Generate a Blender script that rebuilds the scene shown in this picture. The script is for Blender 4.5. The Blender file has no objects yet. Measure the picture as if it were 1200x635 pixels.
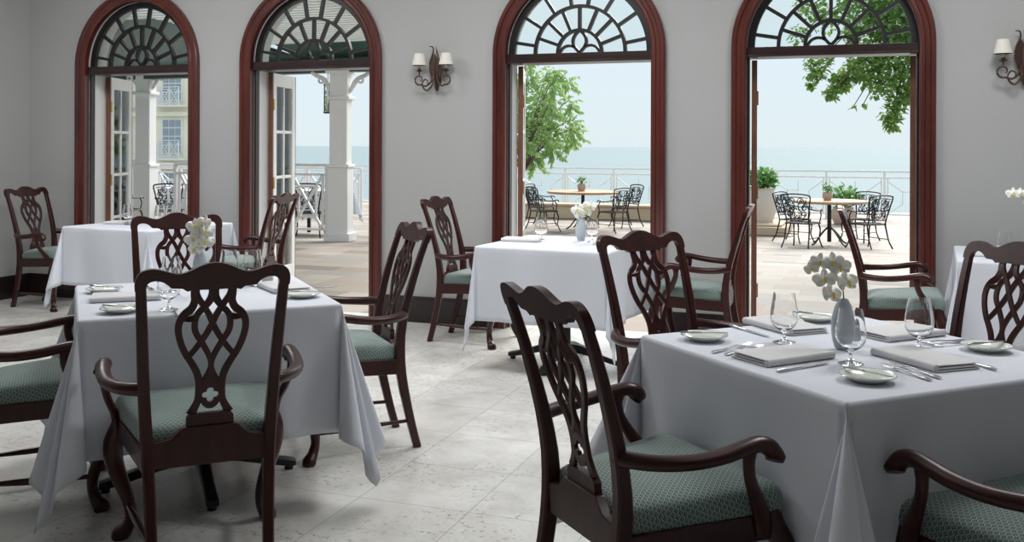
import bpy, bmesh, math, random
from math import sin, cos, pi, radians as R
from mathutils import Vector as V, Matrix
from mathutils.geometry import tessellate_polygon
COL = bpy.context.scene.collection
random.seed(7)

# ------------------------------------------------------------------ materials
def mat(name, col=(.8,.8,.8), rough=.5, metal=0, spec=.5, **k):
    m = bpy.data.materials.new(name); m.use_nodes = True
    b = m.node_tree.nodes['Principled BSDF']
    b.inputs['Base Color'].default_value = (*col, 1)
    b.inputs['Roughness'].default_value = rough
    b.inputs['Metallic'].default_value = metal
    b.inputs['Specular IOR Level'].default_value = spec
    for kk, v in k.items(): b.inputs[kk].default_value = v
    return m
def nodes(m): return m.node_tree.nodes, m.node_tree.links, m.node_tree.nodes['Principled BSDF']
def mixcol(N, L, fac, c1, c2):
    n = N.new('ShaderNodeMix'); n.data_type = 'RGBA'
    if isinstance(fac, (int, float)): n.inputs[0].default_value = fac
    else: L.new(fac, n.inputs[0])
    for s, c in ((n.inputs[6], c1), (n.inputs[7], c2)):
        if isinstance(c, tuple): s.default_value = (*c, 1)
        else: L.new(c, s)
    return n.outputs[2]
def math_n(N, L, op, a, b=None, c=None):
    n = N.new('ShaderNodeMath'); n.operation = op
    for i, x in enumerate((a, b, c)):
        if x is None: continue
        if isinstance(x, (int, float)): n.inputs[i].default_value = x
        else: L.new(x, n.inputs[i])
    return n.outputs[0]
def noise(N, L, scale, detail=3, coord='Object', vec=None, sc=(1,1,1), rough=.5):
    t = N.new('ShaderNodeTexCoord'); mp = N.new('ShaderNodeMapping'); mp.inputs['Scale'].default_value = sc
    L.new(vec or t.outputs[coord], mp.inputs[0])
    n = N.new('ShaderNodeTexNoise'); n.inputs['Scale'].default_value = scale; n.inputs['Detail'].default_value = detail
    n.inputs['Roughness'].default_value = rough
    L.new(mp.outputs[0], n.inputs['Vector']); return n.outputs[0]
def ramp(N, L, fac, stops):
    r = N.new('ShaderNodeValToRGB'); L.new(fac, r.inputs[0]); e = r.color_ramp.elements
    while len(e) < len(stops): e.new(.5)
    for i, (p, c) in enumerate(stops): e[i].position = p; e[i].color = (*c, 1)
    return r.outputs[0]
def bump(N, L, b, h, strength=.2, dist=.01):
    n = N.new('ShaderNodeBump'); n.inputs['Strength'].default_value = strength; n.inputs['Distance'].default_value = dist
    L.new(h, n.inputs['Height']); L.new(n.outputs[0], b.inputs['Normal'])
def wood(name, c1, c2, rough=.3, sc=(1,1,.12), scale=26, coat=.3):
    m = mat(name, c1, rough); N, L, b = nodes(m)
    n = noise(N, L, scale, 5, sc=sc)
    L.new(ramp(N, L, n, [(.3, c1), (.7, c2)]), b.inputs['Base Color'])
    b.inputs['Coat Weight'].default_value = coat; b.inputs['Coat Roughness'].default_value = .22
    return m
def plaster(name, c, amt=.04, rough=.7, bs=.05):
    m = mat(name, c, rough); N, L, b = nodes(m)
    n = noise(N, L, 1.3, 4)
    L.new(mixcol(N, L, n, tuple(x*(1-amt) for x in c), tuple(min(1, x*(1+amt)) for x in c)), b.inputs['Base Color'])
    bump(N, L, b, noise(N, L, 60, 3), bs, .003)
    return m
M = {}
M['mahogany'] = wood('mahogany', (.019,.0018,.0015), (.048,.0052,.0034), .36, coat=.10)
M['mahogany'].node_tree.nodes['Principled BSDF'].inputs['Specular IOR Level'].default_value = .38
M['casing'] = wood('casing_mahogany', (.060,.011,.008), (.125,.024,.016), .34, scale=14)
M['muntin'] = mat('fanlight_dark_wood', (.010,.008,.009), .4)
M['transom'] = wood('transom_wood', (.014,.006,.006), (.035,.012,.010), .35, sc=(.12,1,1))
M['base'] = wood('baseboard_wood', (.012,.007,.008), (.022,.011,.011), .3, sc=(.1,1,1))
M['wall'] = plaster('wall_paint', (.43,.435,.43))
M['ceil'] = plaster('ceiling_paint', (.72,.72,.70))
M['white'] = plaster('white_paint', (.80,.80,.79), .02, .45)
M['pinkwood'] = wood('door_edge_wood', (.13,.05,.032), (.22,.095,.06), .45, coat=.1)
M['iron'] = mat('cast_iron_black', (.012,.012,.012), .42, .3)
M['sconce'] = mat('sconce_bronze', (.085,.05,.038), .5, .5)
M['shade'] = mat('shade_linen', (.80,.77,.70), .8); M['shade'].node_tree.nodes['Principled BSDF'].inputs['Subsurface Weight'].default_value = .0
M['candle'] = mat('candle_sleeve', (.70,.64,.50), .6)
M['china'] = mat('bone_china', (.80,.82,.78), .12, Coat_Weight=.0) if False else mat('bone_china', (.80,.82,.78), .12)
M['china_green'] = mat('china_green_glaze', (.55,.62,.52), .15)
M['silver'] = mat('polished_steel', (.55,.55,.56), .2, 1)
M['silver2'] = mat('silver_rim', (.7,.7,.7), .2, 1)
M['brass'] = mat('brass', (.60,.42,.16), .3, 1)
M['vase'] = plaster('vase_glaze', (.50,.55,.60), .03, .35, .02)
M['petal'] = mat('orchid_petal', (.88,.89,.84), .5); M['petal'].node_tree.nodes['Principled BSDF'].inputs['Subsurface Weight'].default_value = .15
M['lip'] = mat('orchid_lip', (.75,.62,.12), .5)
M['stem'] = mat('green_stem', (.12,.20,.05), .6)
M['teak'] = wood('teak', (.42,.22,.10), (.62,.36,.18), .5, sc=(.15,1,1), scale=14, coat=0)
M['terracotta'] = plaster('weathered_pot', (.45,.36,.29), .2, .9, .3)
M['roofgreen'] = plaster('green_roof_paint', (.008,.085,.065), .08, .5)
M['darkgreen'] = plaster('dark_green_paint', (.008,.035,.027), .08, .45)
M['cream'] = plaster('cream_render', (.94,.86,.68), .03)
M['stonekerb'] = plaster('tan_stone', (.56,.44,.31), .1, .8, .3)
M['palestone'] = plaster('pale_weathered_stone', (.62,.57,.51), .15, .9, .3)
M['bark'] = plaster('bark', (.17,.13,.09), .3, .9, .6)
M['shutter'] = mat('window_dark_glass', (.30,.36,.40), .12)
M['black'] = mat('pedestal_iron', (.010,.011,.013), .35, .2)
M['candleblack'] = mat('lantern_black', (.01,.01,.01), .5)
M['brownwood'] = wood('driftwood', (.20,.08,.04), (.3,.14,.07), .6)

def cloth_mat():
    m = mat('white_linen', (.72,.75,.82), .85); N, L, b = nodes(m)
    b.inputs['Sheen Weight'].default_value = .15
    w = N.new('ShaderNodeTexNoise'); w.inputs['Scale'].default_value = 500
    t = N.new('ShaderNodeTexCoord'); L.new(t.outputs['Object'], w.inputs['Vector'])
    n2 = noise(N, L, 3.2, 2)
    h = math_n(N, L, 'ADD', math_n(N, L, 'MULTIPLY', w.outputs[0], .05), n2)
    bump(N, L, b, h, .22, .03); return m
M['linen'] = cloth_mat()
M['napkin'] = mat('napkin_linen', (.70,.70,.71), .85)
def fabric():
    m = mat('scallop_fabric', (.2,.3,.27), .85); N, L, b = nodes(m)
    uv = N.new('ShaderNodeUVMap'); sp = N.new('ShaderNodeSeparateXYZ'); L.new(uv.outputs[0], sp.inputs[0])
    W, H = .0165, .0098
    v = math_n(N, L, 'DIVIDE', sp.outputs[1], H); row = math_n(N, L, 'FLOOR', v)
    fy = math_n(N, L, 'FRACT', v)
    u = math_n(N, L, 'ADD', math_n(N, L, 'DIVIDE', sp.outputs[0], W), math_n(N, L, 'MULTIPLY', row, .5))
    fx = math_n(N, L, 'SUBTRACT', math_n(N, L, 'FRACT', u), .5)
    yy = math_n(N, L, 'MULTIPLY', fy, .62)
    d = math_n(N, L, 'SQRT', math_n(N, L, 'ADD', math_n(N, L, 'MULTIPLY', fx, fx), math_n(N, L, 'MULTIPLY', yy, yy)))
    c = ramp(N, L, d, [(.0,(.15,.225,.205)), (.22,(.115,.18,.162)), (.36,(.13,.2,.18)), (.40,(.46,.56,.52)), (.47,(.42,.52,.48)), (.51,(.02,.03,.028)), (.585,(.02,.03,.028)), (.63,(.13,.2,.18))])
    L.new(c, b.inputs['Base Color']); b.inputs['Sheen Weight'].default_value = .25
    bump(N, L, b, c, .25, .002); return m
M['fabric'] = fabric()
def floor_mat():
    m = mat('marble_tile', (.6,.6,.55), .3); N, L, b = nodes(m)
    t = N.new('ShaderNodeTexCoord'); mp = N.new('ShaderNodeMapping'); mp.inputs['Location'].default_value = (1.41, -3.43, 0)
    L.new(t.outputs['Object'], mp.inputs[0]); sp = N.new('ShaderNodeSeparateXYZ'); L.new(mp.outputs[0], sp.inputs[0])
    P = .46
    def line(o, wd):
        f = math_n(N, L, 'FRACT', math_n(N, L, 'ADD', math_n(N, L, 'DIVIDE', o, P), 100.5))
        return math_n(N, L, 'LESS_THAN', math_n(N, L, 'ABSOLUTE', math_n(N, L, 'SUBTRACT', f, .5)), wd)
    g = math_n(N, L, 'MAXIMUM', line(sp.outputs[0], .0033), line(sp.outputs[1], .0033))
    cx = math_n(N, L, 'FLOOR', math_n(N, L, 'DIVIDE', sp.outputs[0], P)); cy = math_n(N, L, 'FLOOR', math_n(N, L, 'DIVIDE', sp.outputs[1], P))
    cb = N.new('ShaderNodeCombineXYZ'); L.new(cx, cb.inputs[0]); L.new(cy, cb.inputs[1])
    wn = N.new('ShaderNodeTexWhiteNoise'); L.new(cb.outputs[0], wn.inputs[0])
    base = mixcol(N, L, wn.outputs[0], (.70,.695,.665), (.78,.775,.745))
    n1 = noise(N, L, 3.6, 9, rough=.72); col = mixcol(N, L, ramp(N, L, n1, [(.36,(0,0,0)), (.58,(1,1,1))]), (.60,.59,.555), base)
    pits = noise(N, L, 38, 4, rough=.7, sc=(1,1,1)); big = noise(N, L, 2.2, 2)
    pm = math_n(N, L, 'MULTIPLY', ramp(N, L, pits, [(.56,(0,0,0)), (.64,(1,1,1))]), ramp(N, L, big, [(.44,(0,0,0)), (.56,(1,1,1))]))
    col = mixcol(N, L, math_n(N, L, 'MULTIPLY', pm, .7), col, (.28,.25,.21))
    col = mixcol(N, L, math_n(N, L, 'MULTIPLY', g, .75), col, (.25,.24,.22))
    L.new(col, b.inputs['Base Color'])
    rr = N.new('ShaderNodeMapRange'); L.new(n1, rr.inputs[0]); rr.inputs[3].default_value = .14; rr.inputs[4].default_value = .34
    L.new(rr.outputs[0], b.inputs['Roughness'])
    bump(N, L, b, math_n(N, L, 'ADD', math_n(N, L, 'MULTIPLY', pm, -.5), math_n(N, L, 'MULTIPLY', g, -1.)), .35, .002)
    return m
M['floor'] = floor_mat()
def terrace_mat():
    m = mat('flagstone', (.6,.55,.5), .7); N, L, b = nodes(m)
    t = N.new('ShaderNodeTexCoord'); br = N.new('ShaderNodeTexBrick')
    br.inputs['Scale'].default_value = 1; br.inputs['Brick Width'].default_value = .62; br.inputs['Row Height'].default_value = .33
    br.inputs['Mortar Size'].default_value = .006; br.offset = .37; br.squash = .6; br.squash_frequency = 3
    br.inputs['Color1'].default_value = (0,0,0,1); br.inputs['Color2'].default_value = (1,1,1,1); br.inputs['Mortar'].default_value = (.5,.5,.5,1)
    L.new(t.outputs['Object'], br.inputs['Vector'])
    c = ramp(N, L, br.outputs['Color'], [(.0,(.17,.14,.11)), (.3,(.38,.34,.285)), (.5,(.27,.19,.15)), (.75,(.41,.375,.325)), (1,(.24,.225,.21))])
    c = mixcol(N, L, math_n(N, L, 'MULTIPLY', noise(N, L, 2.5, 4), .3), c, (.34,.30,.26))
    c = mixcol(N, L, br.outputs['Fac'], c, (.27,.24,.20))
    L.new(c, b.inputs['Base Color']); return m
M['terrace'] = terrace_mat()
def leafmat(name, c1, c2):
    m = mat(name, c1, .5); N, L, b = nodes(m)
    g = N.new('ShaderNodeNewGeometry')
    L.new(mixcol(N, L, g.outputs['Random Per Island'], c1, c2), b.inputs['Base Color'])
    tr = N.new('ShaderNodeBsdfTranslucent'); L.new(mixcol(N, L, g.outputs['Random Per Island'], c1, c2), tr.inputs[0])
    mx = N.new('ShaderNodeMixShader'); mx.inputs[0].default_value = .4
    L.new(b.outputs[0], mx.inputs[1]); L.new(tr.outputs[0], mx.inputs[2]); L.new(mx.outputs[0], N['Material Output'].inputs[0])
    return m
M['leaf'] = leafmat('almond_leaf', (.12,.28,.06), (.32,.50,.14))
M['leaf2'] = leafmat('feather_leaf', (.26,.46,.14), (.50,.66,.30))
M['leaf3'] = leafmat('shrub_leaf', (.10,.28,.06), (.22,.42,.12))
def pane_mat():
    m = bpy.data.materials.new('window_pane_glass'); m.use_nodes = True; N, L = m.node_tree.nodes, m.node_tree.links; N.clear()
    o = N.new('ShaderNodeOutputMaterial'); t = N.new('ShaderNodeBsdfTransparent'); t.inputs[0].default_value = (.95,.98,.97,1)
    g = N.new('ShaderNodeBsdfGlossy'); g.inputs['Roughness'].default_value = .02
    f = N.new('ShaderNodeFresnel'); f.inputs[0].default_value = 1.45; mx = N.new('ShaderNodeMixShader')
    L.new(f.outputs[0], mx.inputs[0]); L.new(t.outputs[0], mx.inputs[1]); L.new(g.outputs[0], mx.inputs[2]); L.new(mx.outputs[0], o.inputs[0]); return m
M['pane'] = pane_mat()
M['glass'] = mat('goblet_glass', (1,1,1), .0, 0, .5); M['glass'].node_tree.nodes['Principled BSDF'].inputs['Transmission Weight'].default_value = 1
M['glass'].node_tree.nodes['Principled BSDF'].inputs['IOR'].default_value = 1.45
def sea_mat():
    m = mat('sea_water', (.42,.55,.56), .8, 0, .1); N, L, b = nodes(m)
    c = mixcol(N, L, noise(N, L, .012, 4, sc=(.3,1,1)), (.25,.32,.335), (.28,.35,.365)); L.new(c, b.inputs['Base Color'])
    bump(N, L, b, noise(N, L, .8, 4), .3, .3); return m
M['sea'] = sea_mat()

# ------------------------------------------------------------------ mesh builder
def catmull(P, n=6):
    P = [V(p) for p in P]; out = []
    for i in range(len(P)-1):
        p0 = P[i-1] if i else P[0]*2-P[1]; p1, p2 = P[i], P[i+1]; p3 = P[i+2] if i+2 < len(P) else P[-1]*2-P[-2]
        for k in range(n):
            t = k/n; out.append(.5*((2*p1)+(p2-p0)*t+(2*p0-5*p1+4*p2-p3)*t*t+(3*p1-p0-3*p2+p3)*t**3))
    out.append(P[-1]); return out
def lerpn(vals, n):
    m = len(vals)-1; out = []
    for i in range(n):
        t = i/(n-1)*m; k = min(int(t), m-1); f = t-k; a, b = vals[k], vals[k+1]
        out.append(tuple(x+(y-x)*f for x, y in zip(a, b)) if isinstance(a, tuple) else a+(b-a)*f)
    return out
class MB:
    def __init__(s): s.v = []; s.f = []; s.uv = {}; s.mi = []
    def add(s, vs, fs):
        o = len(s.v); s.v += [tuple(p) for p in vs]; s.f += [tuple(i+o for i in f) for f in fs]; return s
    def box(s, c, d, rz=0, mtx=None):
        x, y, z = d[0]/2, d[1]/2, d[2]/2
        vs = [V((a*x, b*y, e*z)) for e in (-1,1) for b in (-1,1) for a in (-1,1)]
        m = Matrix.Rotation(rz, 3, 'Z')
        vs = [(m@p)+V(c) for p in vs]
        if mtx: vs = [mtx@p for p in vs]
        return s.add(vs, [(0,2,3,1),(4,5,7,6),(0,1,5,4),(2,6,7,3),(0,4,6,2),(1,3,7,5)])
    def bar(s, a, b, w, h=None, up=(0,0,1)):
        return s.sweep([a, b], [(w, h or w)], up, n=4)
    def sweep(s, path, sizes, up=(0,0,1), n=8, smooth=0, power=1, closed=False):
        """section n-gon (rounded box for n>=8) along a path; sizes [(across, along up)]"""
        P = catmull(path, smooth) if smooth else [V(p) for p in path]
        sz = lerpn(sizes, len(P)) if len(sizes) > 1 else sizes*len(P)
        up = V(up).normalized(); rings = []
        for i, p in enumerate(P):
            if closed: T = (P[(i+1) % len(P)]-P[i-1])
            else: T = (P[min(i+1, len(P)-1)]-P[max(i-1, 0)])
            T = T.normalized() if T.length > 1e-9 else V((0,0,1))
            S = T.cross(up)
            if S.length < 1e-3: S = T.cross(V((1,0,0)) if abs(T.x) < .9 else V((0,1,0)))
            S.normalize(); U = S.cross(T).normalized(); w, h = sz[i][0]/2, sz[i][1]/2; ring = []
            if n == 4: pts = [(-w,-h),(w,-h),(w,h),(-w,h)]
            elif power == 1 and n == 8:
                b = .3*min(w, h); pts = [(-w+b,-h),(w-b,-h),(w,-h+b),(w,h-b),(w-b,h),(-w+b,h),(-w,h-b),(-w,-h+b)]
            else: pts = [(w*cos(2*pi*k/n), h*sin(2*pi*k/n)) for k in range(n)]
            rings.append([p+S*x+U*y for x, y in pts])
        m = len(rings); vs = [q for r in rings for q in r]; fs = []
        for i in range(m if closed else m-1):
            j = (i+1) % m
            for k in range(n): fs.append((i*n+k, i*n+(k+1) % n, j*n+(k+1) % n, j*n+k))
        if not closed: fs += [tuple(range(n))[::-1], tuple((m-1)*n+k for k in range(n))]
        return s.add(vs, fs)
    def tube(s, path, r, n=8, smooth=0, closed=False):
        rr = r if isinstance(r, (list, tuple)) else [r]
        return s.sweep(path, [(2*x, 2*x) for x in rr], (0.013,.021,1), n=n, smooth=smooth, power=2, closed=closed)
    def lathe(s, prof, c=(0,0,0), n=24, sx=1, sy=1):
        vs = []; fs = []; c = V(c)
        for r, z in prof: vs += [c+V((r*sx*cos(2*pi*k/n), r*sy*sin(2*pi*k/n), z)) for k in range(n)]
        for i in range(len(prof)-1):
            for k in range(n): fs.append((i*n+k, i*n+(k+1) % n, (i+1)*n+(k+1) % n, (i+1)*n+k))
        if prof[0][0] > 1e-5: fs.append(tuple(range(n))[::-1])
        if prof[-1][0] > 1e-5: fs.append(tuple((len(prof)-1)*n+k for k in range(n)))
        return s.add(vs, fs)
    def prism(s, poly, fmap, th):
        """poly [(a,b)], fmap(a,b,offset)->Vector ; closed solid"""
        n = len(poly); A = [fmap(a, b, -th/2) for a, b in poly]; B = [fmap(a, b, th/2) for a, b in poly]
        tri = tessellate_polygon([[V((a, b, 0)) for a, b in poly]])
        fs = [tuple(t) for t in tri]+[tuple(i+n for i in t[::-1]) for t in tri]
        fs += [(i, (i+1) % n, n+(i+1) % n, n+i) for i in range(n)]
        return s.add(A+B, fs)
    def ellipsoid(s, c, r, n=12, m=8):
        return s.lathe([(max(1e-6, sin(pi*i/m)), -cos(pi*i/m)) for i in range(m+1)], (0,0,0), n).xf_last(n*(m+1), c, r)
    def xf_last(s, k, c, r):
        for i in range(len(s.v)-k, len(s.v)):
            p = s.v[i]; s.v[i] = (c[0]+p[0]*r[0], c[1]+p[1]*r[1], c[2]+p[2]*r[2])
        return s
    def build(s, name, m, parent=None, ang=40, bevel=0, merge=False, loc=None, subsurf=0):
        me = bpy.data.meshes.new(name); me.from_pydata(s.v, [], s.f); me.update()
        bm = bmesh.new(); bm.from_mesh(me)
        if merge: bmesh.ops.remove_doubles(bm, verts=bm.verts, dist=1e-5)
        bmesh.ops.recalc_face_normals(bm, faces=bm.faces); bm.to_mesh(me); bm.free()
        for p in me.polygons: p.use_smooth = True
        if ang: me.set_sharp_from_angle(angle=R(ang))
        me.materials.append(m if not isinstance(m, str) else M[m])
        o = bpy.data.objects.new(name, me); COL.objects.link(o)
        if parent: o.parent = parent
        if loc: o.location = loc
        if bevel:
            b = o.modifiers.new('bevel', 'BEVEL'); b.width = bevel; b.segments = 2; b.limit_method = 'ANGLE'; b.angle_limit = R(40)
        if subsurf:
            b = o.modifiers.new('sub', 'SUBSURF'); b.levels = b.render_levels = subsurf
        return o
def tag(o, label=None, cat=None, group=None, kind=None):
    for k, v in (('label', label), ('category', cat), ('group', group), ('kind', kind)):
        if v: o[k] = v
    return o
def empty(name, loc=(0,0,0), rz=0, **k):
    o = bpy.data.objects.new(name, None); o.empty_display_size = .1; COL.objects.link(o); o.location = loc; o.rotation_euler = (0,0,rz)
    return tag(o, **k)
def copy_tree(o, parent=None):
    c = o.copy(); COL.objects.link(c)
    if parent: c.parent = parent
    for ch in list(o.children):
        if ch.name in KEEP.get(o.name, (ch.name,)): copy_tree(ch, c)
    return c
KEEP = {}
class Proto:
    """first placement uses the prototype, later ones copies"""
    def __init__(s, root): s.root = root; s.used = False
    def place(s, loc, rz=0, **k):
        o = copy_tree(s.root) if s.used else s.root
        s.used = True; o.location = loc; o.rotation_euler = (0, 0, rz)
        return tag(o, **k)

# ------------------------------------------------------------------ room shell
XL, XR, YW, YB, ZC, TH = -7.22, 4.6, 7.0, -3.2, 3.4, .22
WX = [-6.01, -4.28, -2.025, -.254]; RO, RI, ZS = .655, .555, 2.065     # casing outer / inner radius, springing
HR = .60
def st(o): return tag(o, kind='structure')
m = MB(); m.add([(XL,YB,0),(XR,YB,0),(XR,YW+TH,0),(XL,YW+TH,0)], [(0,1,2,3)]); m.add([(XL,YB,-.12),(XR,YB,-.12),(XR,YW+TH,-.12),(XL,YW+TH,-.12)], [(3,2,1,0)])
m.f += [(0,4,5,1),(1,5,6,2),(2,6,7,3),(3,7,4,0)]; st(m.build('floor', 'floor', ang=20))
m = MB(); m.box(((XL+XR)/2, (YB+YW+TH)/2, ZC+.06), (XR-XL+.4, YW+TH-YB+.2, .12)); st(m.build('ceiling', 'ceil'))
m = MB(); m.box((XL-.1, (YB+YW+TH)/2, ZC/2-.02), (.2, YW+TH-YB, ZC+.0)); st(m.build('wall_left', 'wall'))
m = MB(); m.box((XR+.1, (YB+YW+TH)/2, ZC/2-.02), (.2, YW+TH-YB, ZC+.0)); st(m.build('wall_right', 'wall'))
# rear wall of the room
m = MB(); m.box(((XL+XR)/2, YB-.1, ZC/2-.02), (XR-XL, .2, ZC))
st(m.build('wall_rear', 'wall'))
def wall_back():
    m = MB(); NA = 24
    def face(y, flip):
        xs = XL
        for cx in WX:
            m.add([(xs,y,0),(cx-HR,y,0),(cx-HR,y,ZC),(xs,y,ZC)], [(0,1,2,3)]); xs = cx+HR
            pts = [(cx+HR*cos(pi-pi*k/NA), y, ZS+HR*sin(pi*k/NA)) for k in range(NA+1)]
            for k in range(NA):
                a, b = pts[k], pts[k+1]; m.add([a, b, (b[0],y,ZC), (a[0],y,ZC)], [(0,1,2,3)])
        m.add([(xs,y,0),(XR,y,0),(XR,y,ZC),(xs,y,ZC)], [(0,1,2,3)])
    face(YW, 0); face(YW+TH, 1)
    for cx in WX:
        pr = [(cx-HR,0)]+[(cx+HR*cos(pi-pi*k/NA), ZS+HR*sin(pi*k/NA)) for k in range(NA+1)]+[(cx+HR,0)]
        for a, b in zip(pr, pr[1:]): m.add([(a[0],YW,a[1]),(b[0],YW,b[1]),(b[0],YW+TH,b[1]),(a[0],YW+TH,a[1])], [(0,1,2,3)])
    me = m.build('wall_back', 'wall', ang=20); return st(me)
wall_back()
# exterior upper parapet keeps the outside of the building solid
m = MB()
edges = [XL]+[e for cx in WX for e in (cx-RO, cx+RO)]+[XR]
def skirting(m, a, b):
    m.box(((a+b)/2, YW-.011, .09), (b-a, .022, .18)); m.box(((a+b)/2, YW-.007, .19), (b-a, .014, .022))
for i in range(0, len(edges), 2):
    if edges[i+1]-edges[i] > .02: skirting(m, edges[i]+(.022 if i == 0 else 0), edges[i+1])
st(m.build('baseboard_back', 'base'))
m = MB(); m.box((XL+.011, (YB+YW)/2, .09), (.022, YW-YB, .18)); m.box((XL+.007, (YB+YW)/2, .19), (.014, YW-YB, .022)); st(m.build('baseboard_left', 'base'))

def fanlight(m, cx, y):
    """muntins, centre at springing line (cx, ZS)"""
    def P(r, a): return (cx+r*cos(a), y, ZS+r*sin(a))
    Rr = .53; w = .024
    def arc(r, a0, a1, w_, n=24): m.sweep([P(r, a0+(a1-a0)*k/n) for k in range(n+1)], [(w_, .034)], (0,1,0), n=4)
    arc(Rr, 0, pi, .05, 40); arc(.345, 0, pi, w, 30); arc(.168, 0, pi, w, 22)
    for d in (10, 33, 57, 80, 100, 123, 147, 170): m.sweep([P(.345, R(d)), P(Rr, R(d))], [(w, .032)], (0,1,0), n=4)
    for d in (20, 44, 67, 90, 113, 136, 160): m.sweep([P(.168, R(d)), P(.345, R(d))], [(w, .032)], (0,1,0), n=4)
    for s in (-1, 1):
        m.sweep([(cx, y, ZS+.168), (cx+s*.036, y, ZS+.13), (cx+s*.052, y, ZS+.085), (cx+s*.036, y, ZS+.04), (cx, y, ZS)], [(.021,.03)], (0,1,0), n=4, smooth=4)
        m.sweep([(cx+s*.155, y, ZS), (cx+s*.13, y, ZS+.035), (cx+s*.095, y, ZS+.052), (cx+s*.06, y, ZS+.05), (cx+s*.04, y, ZS+.04)], [(.019,.03)], (0,1,0), n=4, smooth=4)
for i, cx in enumerate(WX):
    w = st(empty(f'window_{i+1}', (0,0,0)))
    # moulded casing round jambs and arch
    prof = [(RI, 0.03), (RI, -.028), (RI+.012, -.036), (RI+.030, -.036), (RI+.036, -.028), (RI+.062, -.030), (RI+.070, -.044), (RI+.092, -.046), (RO, -.036), (RO, .0)]
    m = MB(); path = [(0, 0)]; NA = 32
    rings = []
    def ring(kind, t):
        out = []
        for r, y in prof:
            if kind == 'l': out.append((cx-r, YW+y, t))
            elif kind == 'r': out.append((cx+r, YW+y, t))
            else: out.append((cx-r*cos(t), YW+y, ZS+r*sin(t)))
        return out
    rings.append(ring('l', 0)); rings += [ring('a', pi*k/NA) for k in range(NA+1)]; rings.append(ring('r', 0))
    n = len(prof); vs = [p for r in rings for p in r]
    m.add(vs, [(a*n+k, a*n+k+1, (a+1)*n+k+1, (a+1)*n+k) for a in range(len(rings)-1) for k in range(n-1)])
    m.build('casing', 'casing', w, ang=30)
    # inner lining of the opening
    m = MB(); pr = [(cx-RI,0)]+[(cx-RI*cos(pi*k/NA), ZS+RI*sin(pi*k/NA)) for k in range(NA+1)]+[(cx+RI,0)]
    pr2 = [(cx-HR,0)]+[(cx-HR*cos(pi*k/NA), ZS+HR*sin(pi*k/NA)) for k in range(NA+1)]+[(cx+HR,0)]
    for (a, b, c, d) in zip(pr, pr[1:], pr2, pr2[1:]):
        y0, y1 = YW+.02, YW+TH+.02
        m.add([(a[0],y0,a[1]),(b[0],y0,b[1]),(b[0],y1,b[1]),(a[0],y1,a[1]),(c[0],y1,c[1]),(d[0],y1,d[1])], [(0,1,2,3),(3,2,5,4)])
    m.build('jamb_lining', 'white', w)
    m = MB()
    for s in (-1, 1): m.box((cx+s*(RI-.008), YW+.06, 1.0), (.016, .05, 2.0))
    m.build('door_stop', 'transom', w)
    m = MB(); m.box((cx, YW+.05, 2.029), (2*RI, .09, .066)); m.box((cx, YW+.17, 2.018), (2*RI, .15, .044)); m.box((cx, YW+.0, 2.0), (2*RI-.002, .03, .016)); m.build('transom', 'transom', w, bevel=.003)
    m = MB(); fanlight(m, cx, YW+.06); m.build('fanlight_muntins', 'muntin', w, ang=30)
    m = MB(); pts = [(cx-.53*cos(pi*k/NA), ZS+.53*sin(pi*k/NA)) for k in range(NA+1)]
    m.prism(pts, lambda a, b, o: V((a, YW+.062+o, b)), .004); m.build('fanlight_glass', 'pane', w)

# french door leaves, opened outwards
def leaf(n, hx, side, deg):
    W, H = .54, 1.99
    d = st(empty(f'door_{n}', (hx, YW+TH+.02, 0)))
    d.rotation_euler = (0, 0, R(90+deg) if side < 0 else R(90-deg))    # local x runs outwards along the leaf
    T = .034; sw = .085; m = MB()
    oy = -T/2 if side < 0 else T/2
    for x in (sw/2+.006, W-sw/2): m.box((x, oy, H/2), (sw-.012, T, H))
    m.box((W/2, oy, H-.055), (W-2*sw+.01, T, .11)); m.box((W/2, oy, .16), (W-2*sw+.01, T, .30))
    m.box((W/2, oy, (H-.11+.31)/2), (.026, T*.8, H-.42))
    for k in (1, 2, 3): m.box((W/2, oy, .31+(H-.42)*k/4), (W-2*sw, T*.8, .026))
    m.build('leaf_frame', 'white', d, bevel=.003)
    m = MB(); m.box((.003, oy, H/2), (.006, T+.004, H)); m.box((-.008, oy, H/2), (.016, T+.004, H)); m.build('hinge_stile', 'pinkwood', d)
    m = MB(); m.box((W+.002, oy, H/2), (.006, T, H)); m.build('lock_stile', 'pinkwood', d)
    m = MB(); m.box((W/2, oy, (H-.11+.31)/2), (W-2*sw, .004, H-.42)); m.build('glass', 'pane', d)
    for z in (.35, 1.05, 1.72):
        m = MB(); m.box((.012, oy+(T/2+.003)*(-1 if side < 0 else -1), z), (.045, .004, .09)); m.tube([(-.002, oy-T/2-.006, z-.05), (-.002, oy-T/2-.006, z+.05)], .006); m.build('hinge', 'brass', d)
leaf(1, WX[0]-RI+.01, -1, 21); leaf(2, WX[1]-RI+.01, -1, 12); leaf(3, WX[2]-RI+.012, -1, 17); leaf(4, WX[3]-RI+.012, -1, 6)
leaf(5, WX[3]+RI-.012, 1, 3)

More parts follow.
